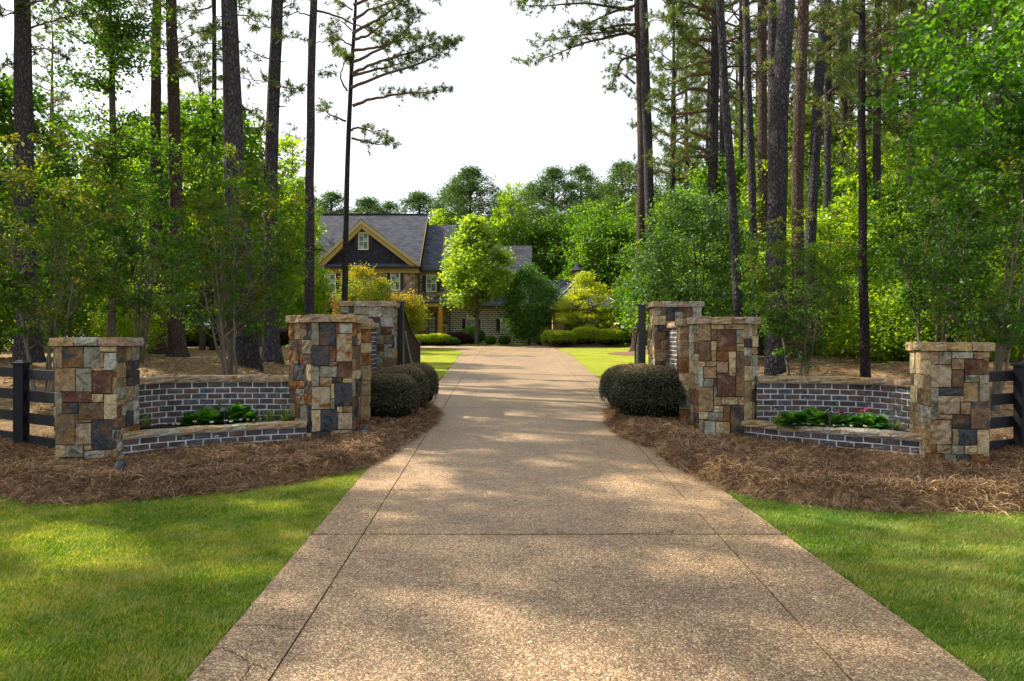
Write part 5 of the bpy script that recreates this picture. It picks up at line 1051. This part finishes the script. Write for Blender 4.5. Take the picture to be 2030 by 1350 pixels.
# far treeline behind the house
far = [(600, 96, 388, 10), (655, 92, 385, 11), (728, 100, 396, 9), (830, 98, 384, 11), (772, 108, 404, 9), (930, 92, 336, 12), (905, 100, 372, 11), (995, 104, 385, 10), (1095, 94, 337, 12), (1052, 104, 372, 10), (1150, 98, 332, 11), (1232, 92, 326, 12), (1190, 104, 370, 11), (1290, 98, 380, 12), (1345, 92, 300, 12), (1265, 84, 400, 11), (560, 100, 370, 11), (510, 94, 350, 11)]
for k, (px, Y, py, _) in enumerate(far):
    x = XW(px, Y); z = 1.7; H = ZW(py, Y) - z; c = PFar[k % 3]; hc = H * .36
    lab = {5: 'tallest rounded pine behind the house, right of the main roof', 8: 'broad dark pine in the far tree line above the dark evergreen', 11: 'far pine with the highest top, just left of the twin trunks', 10: 'feathery far pine crown between two broader ones', 3: 'round far pine top just right of the gable ridge', 2: 'low far pine top behind the middle of the main ridge'}.get(k, 'pine of the far tree line behind the house, one of many alike')
    r = empty('pine_tree', (x, Y, z), lab, 'pine tree', 'far tree line behind the house'); a = Acc(); a.tube(bez((0, 0, -.3), (0, 0, H), (.4, 0, 0), 8), np.linspace(.35, .06, 8), 8); link('trunk', a.mesh('trunk', m_pine_thin, smooth=True), r)
    for nm, me in zip(('limbs', 'crown'), c): link(nm, me, r, (.2, 0, hc), (0, 0, k * 1.7), (1.12, 1.12, (H - hc) / c_H[id(c)]))
# ---------------------------------------------------------------- broadleaf trees
BA = [broad_data(301, 10, 3.1, 1.6, 260, 80, .19, .30, 'green', .13, wl=.7), broad_data(302, 10, 2.8, 1.2, 260, 80, .19, .30, 'lime', .12, wl=.7), broad_data(303, 10, 3.3, 2.2, 240, 80, .19, .32, 'lime', .13, wl=.7)]
BF = [broad_data(311, 14, 3.8, 1.0, 280, 60, .34, .48, 'green', .2), broad_data(312, 14, 3.4, .8, 280, 60, .32, .45, 'lime', .2), broad_data(313, 16, 3.9, 1.0, 300, 60, .34, .48, 'green', .2)]
UB = [broad_data(321, 2.6, 1.5, .1, 90, 90, .12, .28, 'lime', .03, stems=4, spread=.8, shape='egg', n_limb=10), broad_data(322, 3.2, 1.6, .1, 100, 90, .12, .3, 'green', .03, stems=4, spread=.8, n_limb=10)]
rng = np.random.default_rng(5)
# left, sunlit broadleaf trees behind the pines
Lf = [(30, 34, 310, 1, 'lime green sunlit tree behind the leftmost pine trunk'), (140, 30, 340, 2, 'bright low sunlit tree between the leftmost pine and the curly trunk'), (265, 32, 300, 1, 'bright tree between the left pair of reddish pines and the curly trunk'), (400, 30, 170, 0, 'tall green tree filling the gap left of the thickest left pine'),
      (330, 38, 240, 2, 'loose green tree rising behind the pair of reddish pines'), (515, 36, 280, 1, 'sunlit tree between the two grey pines left of the faceted pier'), (-25, 24, 120, 0, 'dark green tree filling the upper left corner'), (585, 48, 440, 1, 'small yellow green tree left of the slim pine by the house'), (200, 46, 330, 0, 'green tree deep behind the curly trunk'), (90, 52, 360, 1, 'far lime tree high behind the leftmost pine'), (450, 50, 330, 2, 'far loose tree between the thickest pine and its thin neighbour')]
for k, (px, Y, py, d, lab) in enumerate(Lf):
    x = XW(px, Y); z = zg(x, Y); H = ZW(py, Y) - z; place('broadleaf_tree', BA[d], x, Y, lab, 'tree', 'broadleaf trees left of the drive', sc=max(.75, H / 10 * .9), sz=H / 10, rz=k * 1.1)
Rf_ = [(1600, 27, 440, 1, 'sunlit tree behind the right crape myrtle between the large pines'), (1690, 30, 400, 2, 'bright tree left of the very straight thin pine'), (1770, 27, 470, 1, 'yellow green sunlit tree right of the very straight thin pine'), (1860, 29, 420, 0, 'green tree behind the broad pine above the rightmost pier'), (1950, 26, 330, 0, 'dense green tree at the right above the fence'), (2040, 22, 250, 0, 'green tree cut by the right edge'),
       (1530, 34, 330, 1, 'lime tree in the gap between the slim pines'), (1450, 38, 300, 0, 'green tree behind the slim leaning pine'), (1740, 44, 260, 2, 'tall loose tree deep right of the very straight pine'), (1640, 46, 280, 0, 'green tree deep behind the pine leaning right'), (1830, 48, 230, 1, 'tall lime tree deep behind the distant pine trunk'), (1350, 44, 380, 0, 'green tree just right of the twin pines'), (1560, 56, 200, 2, 'far loose tree seen high between the slim pines'), (1920, 52, 150, 0, 'tall far tree at the upper right')]
for k, (px, Y, py, d, lab) in enumerate(Rf_):
    x = XW(px, Y); z = zg(x, Y); H = ZW(py, Y) - z; place('broadleaf_tree', BA[d], x, Y, lab, 'tree', 'broadleaf trees right of the drive', sc=max(.8, H / 10 * .85), sz=H / 10, rz=k * 1.7)
# far broadleaf wall
for k, (px, Y, py) in enumerate([(1010, 86, 372), (1070, 86, 435), (1120, 84, 432), (1180, 78, 418), (1235, 76, 428), (1290, 72, 425), (1150, 88, 415), (880, 90, 420), (975, 84, 450), (1340, 66, 430), (1400, 62, 420), (600, 84, 420), (540, 76, 400), (470, 70, 420), (390, 66, 430), (300, 64, 470), (210, 66, 460), (120, 64, 470), (40, 60, 460), (-60, 56, 420), (1480, 66, 400), (1560, 62, 420), (1650, 60, 380), (1740, 60, 400), (1830, 58, 380), (1930, 58, 380), (2030, 54, 360), (1270, 84, 400), (1210, 90, 390), (1500, 80, 330), (1620, 80, 330), (1720, 80, 320), (1820, 78, 330), (1930, 76, 330), (1380, 82, 360), (2060, 70, 300)]):
    x = XW(px, Y); z = zg(x, Y); H = ZW(py, Y) - z; d = BF[[0, 2, 0, 2, 2][k % 5]] if 1000 < px < 1300 else BF[[0, 2, 1, 0, 2][k % 5]]; lab = {0: 'light green narrow tree top rising above the maple, in the far tree line', 7: 'yellow green tree peeking over the ridge of the main roof'}.get(k, 'broadleaf tree of the far wood wall, one of many alike')
    place('broadleaf_tree', BF[1] if (k in (0, 7) or px < 420) else d, x, Y, lab, 'tree', 'far broadleaf trees', sc=max(.7, H / 14 * .9) * (.6 if k == 0 else 1), sz=H / (16 if d is BF[2] and k not in (0, 7) else 14), rz=k * 2.1)  # far left trees get lime leaves; backlit glow put into leaf colour
# understory
for k, (px, Y, s_, d) in enumerate([(0, 30, 1.1, 1), (60, 36, 1.3, 1), (130, 40, 1.4, 1), (200, 42, 1.3, 1), (270, 44, 1.5, 1), (250, 24, .7, 0), (430, 46, 1.5, 1), (480, 50, 1.4, 1), (550, 46, 1.1, 0), (-40, 22, 1.1, 1),
     (1640, 26, 1.1, 0), (1700, 24, 1.0, 0), (1745, 22, 1.05, 0), (1790, 20, .9, 0), (1830, 22, 1.2, 1), (1900, 22, 1.2, 0), (1960, 20, 1.2, 1), (2020, 18, 1.2, 0), (1560, 30, 1.2, 1), (1500, 30, 1.2, 0), (1420, 28, 1.2, 1), (1360, 34, 1.5, 1), (1320, 46, 1.8, 1), (1290, 56, 1.8, 1), (1250, 62, 1.6, 1), (1680, 34, 1.8, 0), (1760, 34, 1.8, 1), (1860, 34, 1.9, 0), (1600, 40, 1.8, 1)]):
    side = 'left' if px < 1000 else 'right'
    place('understory_shrub', UB[d], XW(px, Y), Y, {12: 'bright sunlit bush right beside the foot of the very straight thin pine', 13: 'sunlit leafy bush low left of the rightmost stone pier'}.get(k, f'leafy bush under the {side} trees, one of many alike'), 'bush', f'understory bushes on the {side}', sc=s_, rz=k * 1.3)
# curly thin tree, glossy tree, near maple
x = XW(218, 22); r_, P = pine(218, 22, 212, 14, 11, 'thin curly trunked tree with sparse feathery leaves against the sky at upper left', None, None, 13.5, 9, 222, m_bark, seed=61, flare=1.2, name='slender_tree')
rg = np.random.default_rng(62); la = Acc(); Cs = []
for k in range(46):
    f = rg.uniform(.42, 1); h = 13.2 * f; az = rg.uniform(0, 6.28); Lb = rg.uniform(1.0, 3.2) * (1.2 - .6 * f); p = np.array([np.interp(h, P[:, 2], P[:, 0]), 0, h]); q = p + [math.cos(az) * Lb, math.sin(az) * Lb * .8, Lb * rg.uniform(.1, .5)]
    B_ = bez(p, q, (0, 0, .15), 7, rg, .07); la.tube(B_, np.linspace(.045, .008, 7), 5)
    for t in np.linspace(.3, 1, 9): Cs.append(B_[int(t * 6)] + rg.normal(0, .28, 3) * [1, 1, .5])
Cs = np.array(Cs); G = np.repeat(Cs, 34, 0) + rg.normal(0, 1, (len(Cs) * 34, 3)) * [.24, .24, .10]; V_, F_ = leafquads(G, rg, .125, .075); link('limbs', la.mesh('limbs', m_bark, smooth=True), r_); link('crown', np_mesh('crown', V_, F_, LM['green'], v=np.clip(rg.normal(.35, .2, len(G)), 0, 1)), r_)
place('glossy_tree', broad_data(341, 6.6, 2.2, .5, 330, 80, .115, .20, 'glossy', .09, stems=2, spread=.7), XW(1385, 23), 23, 'dense glossy dark green tree between the twin pines and the slim leaning pine', 'tree')
place('small_tree', broad_data(342, 2.9, 1.4, .6, 80, 90, .1, .28, 'lime', .05, shape='layer'), XW(265, 26), 26, 'small bright green sapling with pale stem left of the reddish pines', 'tree')
# near maple at the upper right, its trunk beyond the edge
d = broad_data(343, 9.8, 2.3, 4.3, 200, 90, .115, .24, 'bigmaple', .14, n_limb=40, wl=.85)
place('maple_tree', d, XW(2035, 14), 14, 'maple with large fresh green leaves hanging into the upper right corner', 'maple tree')
# crape myrtles behind the walls
M1 = broad_data(351, 5.6, 1.6, 1.3, 230, 46, .088, .115, 'myrtle', .045, m_myrtle, 'egg', stems=6, spread=1.1, n_limb=60, vtop=.1)
M2 = broad_data(352, 5.5, 1.6, 1.3, 230, 46, .088, .115, 'myrtle', .04, m_myrtle, 'vase', stems=7, spread=1.0, n_limb=60, vtop=.16)
gm = 'crape myrtles behind the walls'
place('crape_myrtle', M1, XW(468, 14.9), 14.9, 'airy crape myrtle with bronze tips in front of the thickest left pine', 'crape myrtle', gm, sc=1.0, sz=.98, rz=.4)
place('crape_myrtle', M2, XW(90, 14.2), 14.2, 'dark bronze tipped crape myrtle behind the leftmost stone pier', 'crape myrtle', gm, sc=1.05, sz=1.0, rz=2)
place('crape_myrtle', M1, XW(270, 17.5), 17.5, 'dark green crape myrtle above the left planter, behind the curly trunk', 'crape myrtle', gm, sc=.85, sz=.95, rz=3.3)
place('crape_myrtle', M2, XW(1583, 14.9), 14.9, 'crape myrtle with pale bare stems in front of the largest right pine', 'crape myrtle', gm, sc=.8, sz=.74, rz=1)
place('crape_myrtle', M1, XW(1955, 13.4), 13.4, 'bronze tipped crape myrtle behind the rightmost stone pier', 'crape myrtle', gm, sc=.95, sz=1.0, rz=4)
place('crape_myrtle', M2, XW(1850, 18), 18, 'dark crape myrtle left of the rightmost pier, in front of the broad pine', 'crape myrtle', gm, sc=1.1, sz=1.05, rz=5)
# ---------------------------------------------------------------- house planting
ma = broad_data(361, 11.0, 3.2, 2.7, 220, 80, .24, .36, 'maple', .24, m_bark, 'cone', n_limb=40, wl=.8)
place('maple_tree', ma, XW(943, 60), 60, 'bright light green conical maple in front of the house, centre of the photo', 'maple tree', sc=1.12, sz=1.06)
ho = broad_data(362, 6.6, 1.9, .4, 220, 100, .17, .34, 'holly', .12, n_limb=12, inner=.6)
place('holly_tree', ho, XW(1050, 61), 61, 'dense dark green rounded evergreen right of the light green maple', 'holly tree', sc=1.1, sz=1.1)
dw = broad_data(363, 6.2, 3.0, 1.0, 120, 100, .16, .28, 'dogwood', .07, m_myrtle, 'cone', stems=3, spread=1.2, flat=.3, n_limb=60)
place('dogwood_tree', dw, XW(1163, 58.6), 58.6, 'yellow green layered dogwood behind the clipped hedge', 'dogwood tree', sc=1.08, sz=1.06)
om = [broad_data(364, 6.0, 1.95, .8, 160, 90, .16, .34, 'orange', .05, m_myrtle, 'vase', stems=6, spread=1.3, vtop=.22, n_limb=40), broad_data(365, 4.3, 1.9, .8, 140, 90, .16, .34, 'orange', .05, m_myrtle, 'vase', stems=6, spread=1.3, vtop=.2, n_limb=40)]
go_ = 'orange tipped crape myrtles in front of the house'
place('crape_myrtle', om[0], XW(718, 52), 52, 'tallest orange tipped crape myrtle, below the gable window', 'crape myrtle', go_, sz=1.0)
place('crape_myrtle', om[1], XW(800, 53), 53, 'lower orange tipped crape myrtle left of the porch post', 'crape myrtle', go_, rz=1)
place('crape_myrtle', om[1], XW(592, 52), 52, 'orange tipped crape myrtle left of the slim pine trunk', 'crape myrtle', go_, sz=1.22, rz=2, sc=1.1)
# clipped shrubs
def shrub_mesh(name, rx, ry, h, n, leaf, lmat, seed, boxy=3.2, wl=.6):
    rng = np.random.default_rng(seed); D = rng.normal(0, 1, (n, 3)); D[:, 2] = np.abs(D[:, 2]) * .9 - .25; D /= (np.abs(D) ** boxy).sum(1)[:, None] ** (1 / boxy)
    lf = 1 + .035 * lumpdir(D, rng, 8); dep = 1 - np.abs(rng.normal(0, .05, n)) + (rng.random(n) < .035) * rng.uniform(0, .09, n); C = D * (lf * dep)[:, None]; keep = C[:, 2] > -.86
    C = C[keep]; C = C * np.array([rx, ry, h / 2 * 1.04]) + np.array([0, 0, h / 2]); C = C[C[:, 2] > .03]
    V, Fq = leafquads(C, rng, leaf, leaf * wl, .2); zz = C[:, 2] / h
    pat = lumpdir(D[keep][:len(C)] if False else C / max(rx, h), rng, 6)
    vv = np.clip(.33 + .12 * pat + rng.normal(0, .15, len(C)) + .42 * sstep((zz - .72) / .28), 0, 1)  # leaves lighten near the top: lit crown put into leaf colour
    return np_mesh(name, V, Fq, LM[lmat], v=vv)
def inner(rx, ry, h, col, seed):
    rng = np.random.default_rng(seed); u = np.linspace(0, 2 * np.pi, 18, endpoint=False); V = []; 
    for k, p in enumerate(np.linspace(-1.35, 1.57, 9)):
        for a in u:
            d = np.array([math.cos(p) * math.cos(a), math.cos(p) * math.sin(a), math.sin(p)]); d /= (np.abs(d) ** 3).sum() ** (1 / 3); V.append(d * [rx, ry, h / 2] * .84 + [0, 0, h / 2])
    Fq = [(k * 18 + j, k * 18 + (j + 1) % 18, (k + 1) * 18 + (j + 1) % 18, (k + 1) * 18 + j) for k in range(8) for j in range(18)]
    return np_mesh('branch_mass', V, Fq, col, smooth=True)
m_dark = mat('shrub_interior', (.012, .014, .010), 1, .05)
SHC = {}
def shrub(x, y, rx, ry, h, n, leaf, lmat, label, cat, group, seed, name='clipped_shrub', z=None, boxy=2.8):
    r = empty(name, (x, y, (zg(x, y) + (.06 if y < 20 else 0)) if z is None else z), label, cat, group); f0 = SHC.get((lmat, boxy, n)) or SHC.setdefault((lmat, boxy, n), (shrub_mesh('foliage', rx, ry, h, n, leaf, lmat, seed, boxy), inner(rx, ry, h, m_dark, seed), rx, ry, h))
    for nm_, me_ in zip(('foliage', 'branch_mass'), f0): link(nm_, me_, r, sc=(rx / f0[2], ry / f0[3], h / f0[4]))
    if y < 20:
        a = Acc(); a.tube([(0, 0, -.15), (0, 0, .3)], .05, 7); link('stem', a.mesh('stem', m_bark), r)
    return r
gs = 'clipped dark loropetalum shrubs beside the drive'
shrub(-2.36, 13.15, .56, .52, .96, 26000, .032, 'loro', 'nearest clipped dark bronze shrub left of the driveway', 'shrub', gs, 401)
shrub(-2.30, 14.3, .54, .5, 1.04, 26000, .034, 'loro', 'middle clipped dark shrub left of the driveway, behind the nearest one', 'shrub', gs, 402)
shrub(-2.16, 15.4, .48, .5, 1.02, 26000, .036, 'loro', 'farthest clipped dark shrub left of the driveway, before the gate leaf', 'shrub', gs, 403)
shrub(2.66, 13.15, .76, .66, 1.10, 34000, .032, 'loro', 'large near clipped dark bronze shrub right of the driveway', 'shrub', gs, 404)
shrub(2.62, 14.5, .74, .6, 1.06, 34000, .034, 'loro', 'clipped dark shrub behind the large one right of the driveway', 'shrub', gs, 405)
gh = 'clipped bright green hedge mounds'
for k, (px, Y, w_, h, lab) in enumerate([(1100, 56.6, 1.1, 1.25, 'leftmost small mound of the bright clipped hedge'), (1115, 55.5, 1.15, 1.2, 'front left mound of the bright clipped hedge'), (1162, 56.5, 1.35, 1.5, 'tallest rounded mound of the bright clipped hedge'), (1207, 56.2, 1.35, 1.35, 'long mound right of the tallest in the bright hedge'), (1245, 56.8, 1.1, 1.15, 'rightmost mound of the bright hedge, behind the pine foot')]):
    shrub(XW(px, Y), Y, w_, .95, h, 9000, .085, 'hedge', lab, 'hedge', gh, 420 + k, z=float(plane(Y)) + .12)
bs = [(838, 58.8, 1.2, .95, 'hedge', 'lime green low shrub at the left of the porch bed'), (868, 58.6, 1.2, 1.05, 'hedge', 'lime green grassy mound below the porch post'), (893, 59, .8, .7, 'holly', 'small dark clipped shrub right of the lime mound'), (907, 60.5, 1.5, 1.15, 'purple', 'dark purple rounded shrub below the brick wall'), (936, 61, 1.1, 1.5, 'holly', 'green shrub under the ground floor window beside the purple one'),
      (972, 60, .5, .8, 'holly', 'tiny dark shrub right of the maple trunk'), (1000, 60, .5, .8, 'holly', 'second tiny dark shrub against the pale brick'), (1236, 62, 2.0, 1.7, 'holly', 'low dark green shrub right of the lit lamp'), (1080, 59, 1.0, .9, 'holly', 'dark shrub low between evergreen and hedge'), (785, 58.8, 1.0, .9, 'hedge', 'lime shrub behind the left gate leaf')]
for k, (px, Y, w_, h, lm_, lab) in enumerate(bs): shrub(XW(px, Y), Y, w_, .9, h, 5000, .11, lm_, lab, 'shrub', 'shrubs along the house', 440 + k, 'shrub', boxy=2.2)
shrub(XW(395, 46), 46, 1.7, 1.2, 1.3, 7000, .12, 'orange', 'low yellow and red azalea beyond the reddish pines', 'shrub', None, 460, 'shrub', boxy=2.2)
shrub(XW(335, 42), 42, .8, .7, .8, 4000, .1, 'orange', 'small red flowering shrub between the reddish pine trunks', 'shrub', None, 461, 'shrub', boxy=2.2)
shrub(XW(556, 40), 40, .9, .8, 1.1, 4000, .1, 'purple', 'pinkish purple shrub just left of the faceted left pier', 'shrub', None, 462, 'shrub', boxy=2.2)
# mound lawn by the maple
tag(sheet('lawn_mound', [(-7, 58.4), (-1, 58.4), (1.5, 59.5), (1, 62), (-7, 62)], .3, .10, m_turf2), kind='structure')
# ---------------------------------------------------------------- planter plants
def leafy(seed, n=16, L=.125):
    rng = np.random.default_rng(seed); a = Acc()
    for k in range(n):
        az = rng.uniform(0, 6.28); tilt = rng.uniform(.35, 1.35); l = L * rng.uniform(.7, 1.2); w_ = l * .30; d = np.array([math.cos(az) * math.cos(tilt), math.sin(az) * math.cos(tilt), math.sin(tilt)]); s_ = np.array([-math.sin(az), math.cos(az), 0]); up = np.cross(d, s_)
        p0 = np.array([0, 0, rng.uniform(0, .08)]); N = 4; V = []
        for i, (t, ww) in enumerate(((0, .12), (.35, .9), (.7, 1), (1, .15))):
            c = p0 + d * l * t + np.array([0, 0, -1]) * l * .35 * t * t; fold = up * w_ * ww * .25; V += [c - s_ * w_ * ww + fold * -1, c + fold * 0, c + s_ * w_ * ww + fold * -1]
        Fq = [(3 * i + j, 3 * i + j + 1, 3 * i + j + 4, 3 * i + j + 3) for i in range(3) for j in range(2)]; a.add(V, Fq)
    m = a.mesh('leaves', LM['lettuce']); at = m.attributes.new('v', 'FLOAT', 'FACE'); at.data.foreach_set('value', np.repeat(rng.uniform(.1, .9, n), 6).astype(np.float32)); return m
LV = [leafy(s, 34) for s in (1, 2, 3)]
def blades_mesh(seed, n=70, L=.26):
    rng = np.random.default_rng(seed); V = []; Fq = []; vv = []
    for k in range(n):
        az = rng.uniform(0, 6.28); l = L * rng.uniform(.6, 1.2); o = rng.uniform(.15, .9); d = np.array([math.cos(az), math.sin(az), 0]); s_ = np.array([-math.sin(az), math.cos(az), 0]) * .0055; b = len(V)
        for t in (0, .4, .75, 1): c = d * l * o * t + np.array([0, 0, 1]) * l * (t * 1.1 - .75 * o * t * t); V += [c - s_ * (1.05 - t), c + s_ * (1.05 - t)]
        Fq += [(b + 2 * i, b + 2 * i + 1, b + 2 * i + 3, b + 2 * i + 2) for i in range(3)]; vv += [rng.uniform(.1, 1)] * 3
    return np_mesh('blades', V, Fq, LM['lily'], v=vv)
LB = [blades_mesh(s) for s in (1, 2)]
def place1(name, pn, me, x, y, z, label, cat, group, s=1.0, rz=0):
    r = empty(name, (x, y, z), label, cat, group, rz); r.scale = (s, s, s); link(pn, me, r); return r
pl = 'leafy green plants in the planters'
for k, (px, Y, s_) in enumerate([(372, 11.7, .8), (383, 11.8, .9), (400, 11.7, 1.05), (412, 11.85, 1.1), (425, 11.75, 1.0), (455, 11.9, 1.35), (463, 11.75, 1.3), (478, 11.9, 1.25), (492, 11.8, 1.05)]):
    s_ *= 1.9; place1('leafy_plant', 'leaves', LV[k % 3], XW(px, Y), Y, .54, ['small leafy plant at the left end of the row in the left planter', 'leafy plant, second from the left in the left planter', 'leafy plant, third from the left in the left planter row', 'leafy plant, fourth from the left in the left planter row', 'leafy plant just left of the black path light', 'tall leafy plant right behind the black path light', 'tall bright leafy plant just right of the black path light', 'leafy plant, second from the right in the left planter row', 'leafy plant at the right end of the left planter row'][k], 'plant', pl, s_, k * 1.3)
RL = [(1560, 11.3, 1.0), (1575, 11.45, 1.1), (1590, 11.3, 1.05), (1604, 11.45, 1.25), (1620, 11.3, 1.3), (1632, 11.4, 1.1), (1655, 11.2, .95), (1668, 11.3, 1.0), (1683, 11.15, .95), (1700, 11.1, .95), (1715, 11.15, 1.1), (1728, 11.0, 1.05), (1745, 10.95, 1.0)]
for k, (px, Y, s_) in enumerate(RL):
    pos = ['first', 'second', 'third', 'fourth', 'fifth', 'sixth'][k] + ' from the left' if k < 6 else ['seventh', 'sixth', 'fifth', 'fourth', 'third', 'second', 'first'][k - 6] + ' from the right'
    s_ *= 1.85; place1('leafy_plant', 'leaves', LV[k % 3], XW(px, Y), Y, .54, f'leafy green plant, {pos} in the right planter row', 'plant', pl, s_, k * 2.3)
for k, (px, Y, s_, lab) in enumerate([(292, 11.3, .9, 'arching grassy clump at the left end of the left planter'), (535, 11.9, 1.0, 'arching grassy clump left of two at the right end of the left planter'), (565, 11.85, 1.15, 'arching grassy clump against the faceted left pier'), (1541, 11.5, .95, 'arching grassy clump at the left end of the right planter'), (1778, 10.9, .7, 'small yellow green grassy tuft at the right end of the right planter')]):
    place1('grass_clump', 'blades', LB[k % 2], XW(px, Y), Y, .54, lab, 'plant', 'arching grassy clumps in the planters', s_ * 1.3, k)
m_pink = mat('pink_petal', (.75, .42, .40), .6); m_lil = mat('lilac_petal', (.50, .45, .75), .6); m_wht = mat('white_petal', (.75, .72, .66), .6); m_mag = mat('magenta_petal', (.55, .02, .18), .5)
def flower(seed, m, r0=.026):
    rng = np.random.default_rng(seed); a = Acc()
    for k in range(5):
        az = k * 1.257 + rng.uniform(-.1, .1); d = np.array([math.cos(az), -math.sin(az) * .6 - .25, .35 * math.sin(az) + .45]); d /= np.linalg.norm(d); s_ = np.cross(d, [0, -.8, .6]); a.add([(0, 0, 0), d * r0 * .6 + s_ * r0 * .5, d * r0 * 1.1, d * r0 * .6 - s_ * r0 * .5], [(0, 1, 2, 3)])
    return a.mesh('petals', m)
FM = {'pink': flower(1, m_pink), 'lilac': flower(2, m_lil), 'white': flower(3, m_wht), 'magenta': flower(4, m_mag, .04)}
m_stem = mat('green_stem', (.04, .12, .02), .6)
a = Acc(); a.tube([(0, 0, -.08), (0, 0, 0)], .004, 4); SME = a.mesh('stem', m_stem); a = Acc(); a.tube([(0, 0, -.30), (0, 0, 0)], .005, 4); SMT = a.mesh('stem', m_stem)
flowers = [(327, 840, 11.1, 'white', 'leftmost tiny white flower in the left planter'), (344, 841, 11.0, 'lilac', 'lilac flower, second from the left in the left planter'), (353, 841, 11.0, 'pink', 'pink flower right beside the leftmost lilac one'), (386, 836, 11.2, 'pink', 'pink flower under the left leafy plants'), (420, 837, 11.2, 'white', 'white flower left of the black path light'), (448, 834, 11.3, 'lilac', 'lilac flower at the foot of the black path light'), (458, 836, 11.3, 'white', 'white flower right of the black path light'), (477, 832, 11.4, 'lilac', 'lilac flower under the right leafy plants of the left planter'), (491, 832, 11.4, 'pink', 'pink flower below the last leafy plant at left'), (502, 834, 11.4, 'lilac', 'lilac flower between the leafy row and the grassy clumps'), (515, 831, 11.5, 'white', 'white flower beside the grassy clumps at left'),
 (1574, 841, 11.2, 'lilac', 'lilac flower below the second leafy plant of the right planter'), (1592, 840, 11.2, 'white', 'white flower, second from the left in the right planter'), (1603, 841, 11.1, 'lilac', 'lilac flower just right of the second white one'), (1630, 841, 11.0, 'pink', 'pink flower left of the bronze path light'), (1654, 844, 10.9, 'white', 'white flower right of the bronze path light'), (1672, 843, 10.9, 'lilac', 'lilac flower in the middle right of the right planter'), (1687, 845, 10.8, 'white', 'tiny white flower before the last group of leaves'), (1714, 845, 10.7, 'pink', 'larger pale pink flower near the right end of the right planter')]
for k, (px, py, Y, c, lab) in enumerate(flowers):
    p = W(px, py, Y); r = empty('flower', p, lab, 'flower', 'small bedding flowers in the planters', k * .3 - 1); r.scale = (1.15, 1.15, 1.15); link('petals', FM[c], r); link('stem', SME, r)
for k, (px, py, Y, lab) in enumerate([(1709, 815, 11.1, 'left bloom of the magenta pair above the right planter'), (1719, 811, 11.1, 'right bloom of the magenta pair above the right planter'), (1607, 808, 11.4, 'single dark magenta bloom above the left half of the right planter'), (1668, 818, 11.3, 'half hidden magenta bloom right of the bronze path light')]):
    p = W(px, py, Y); r = empty('flower', p, lab, 'flower', 'magenta blooms in the right planter', k); link('petals', FM['magenta'], r); o = link('petals', FM['magenta'], r, rot=(.4, .6, .6)); link('stem', SMT, r)
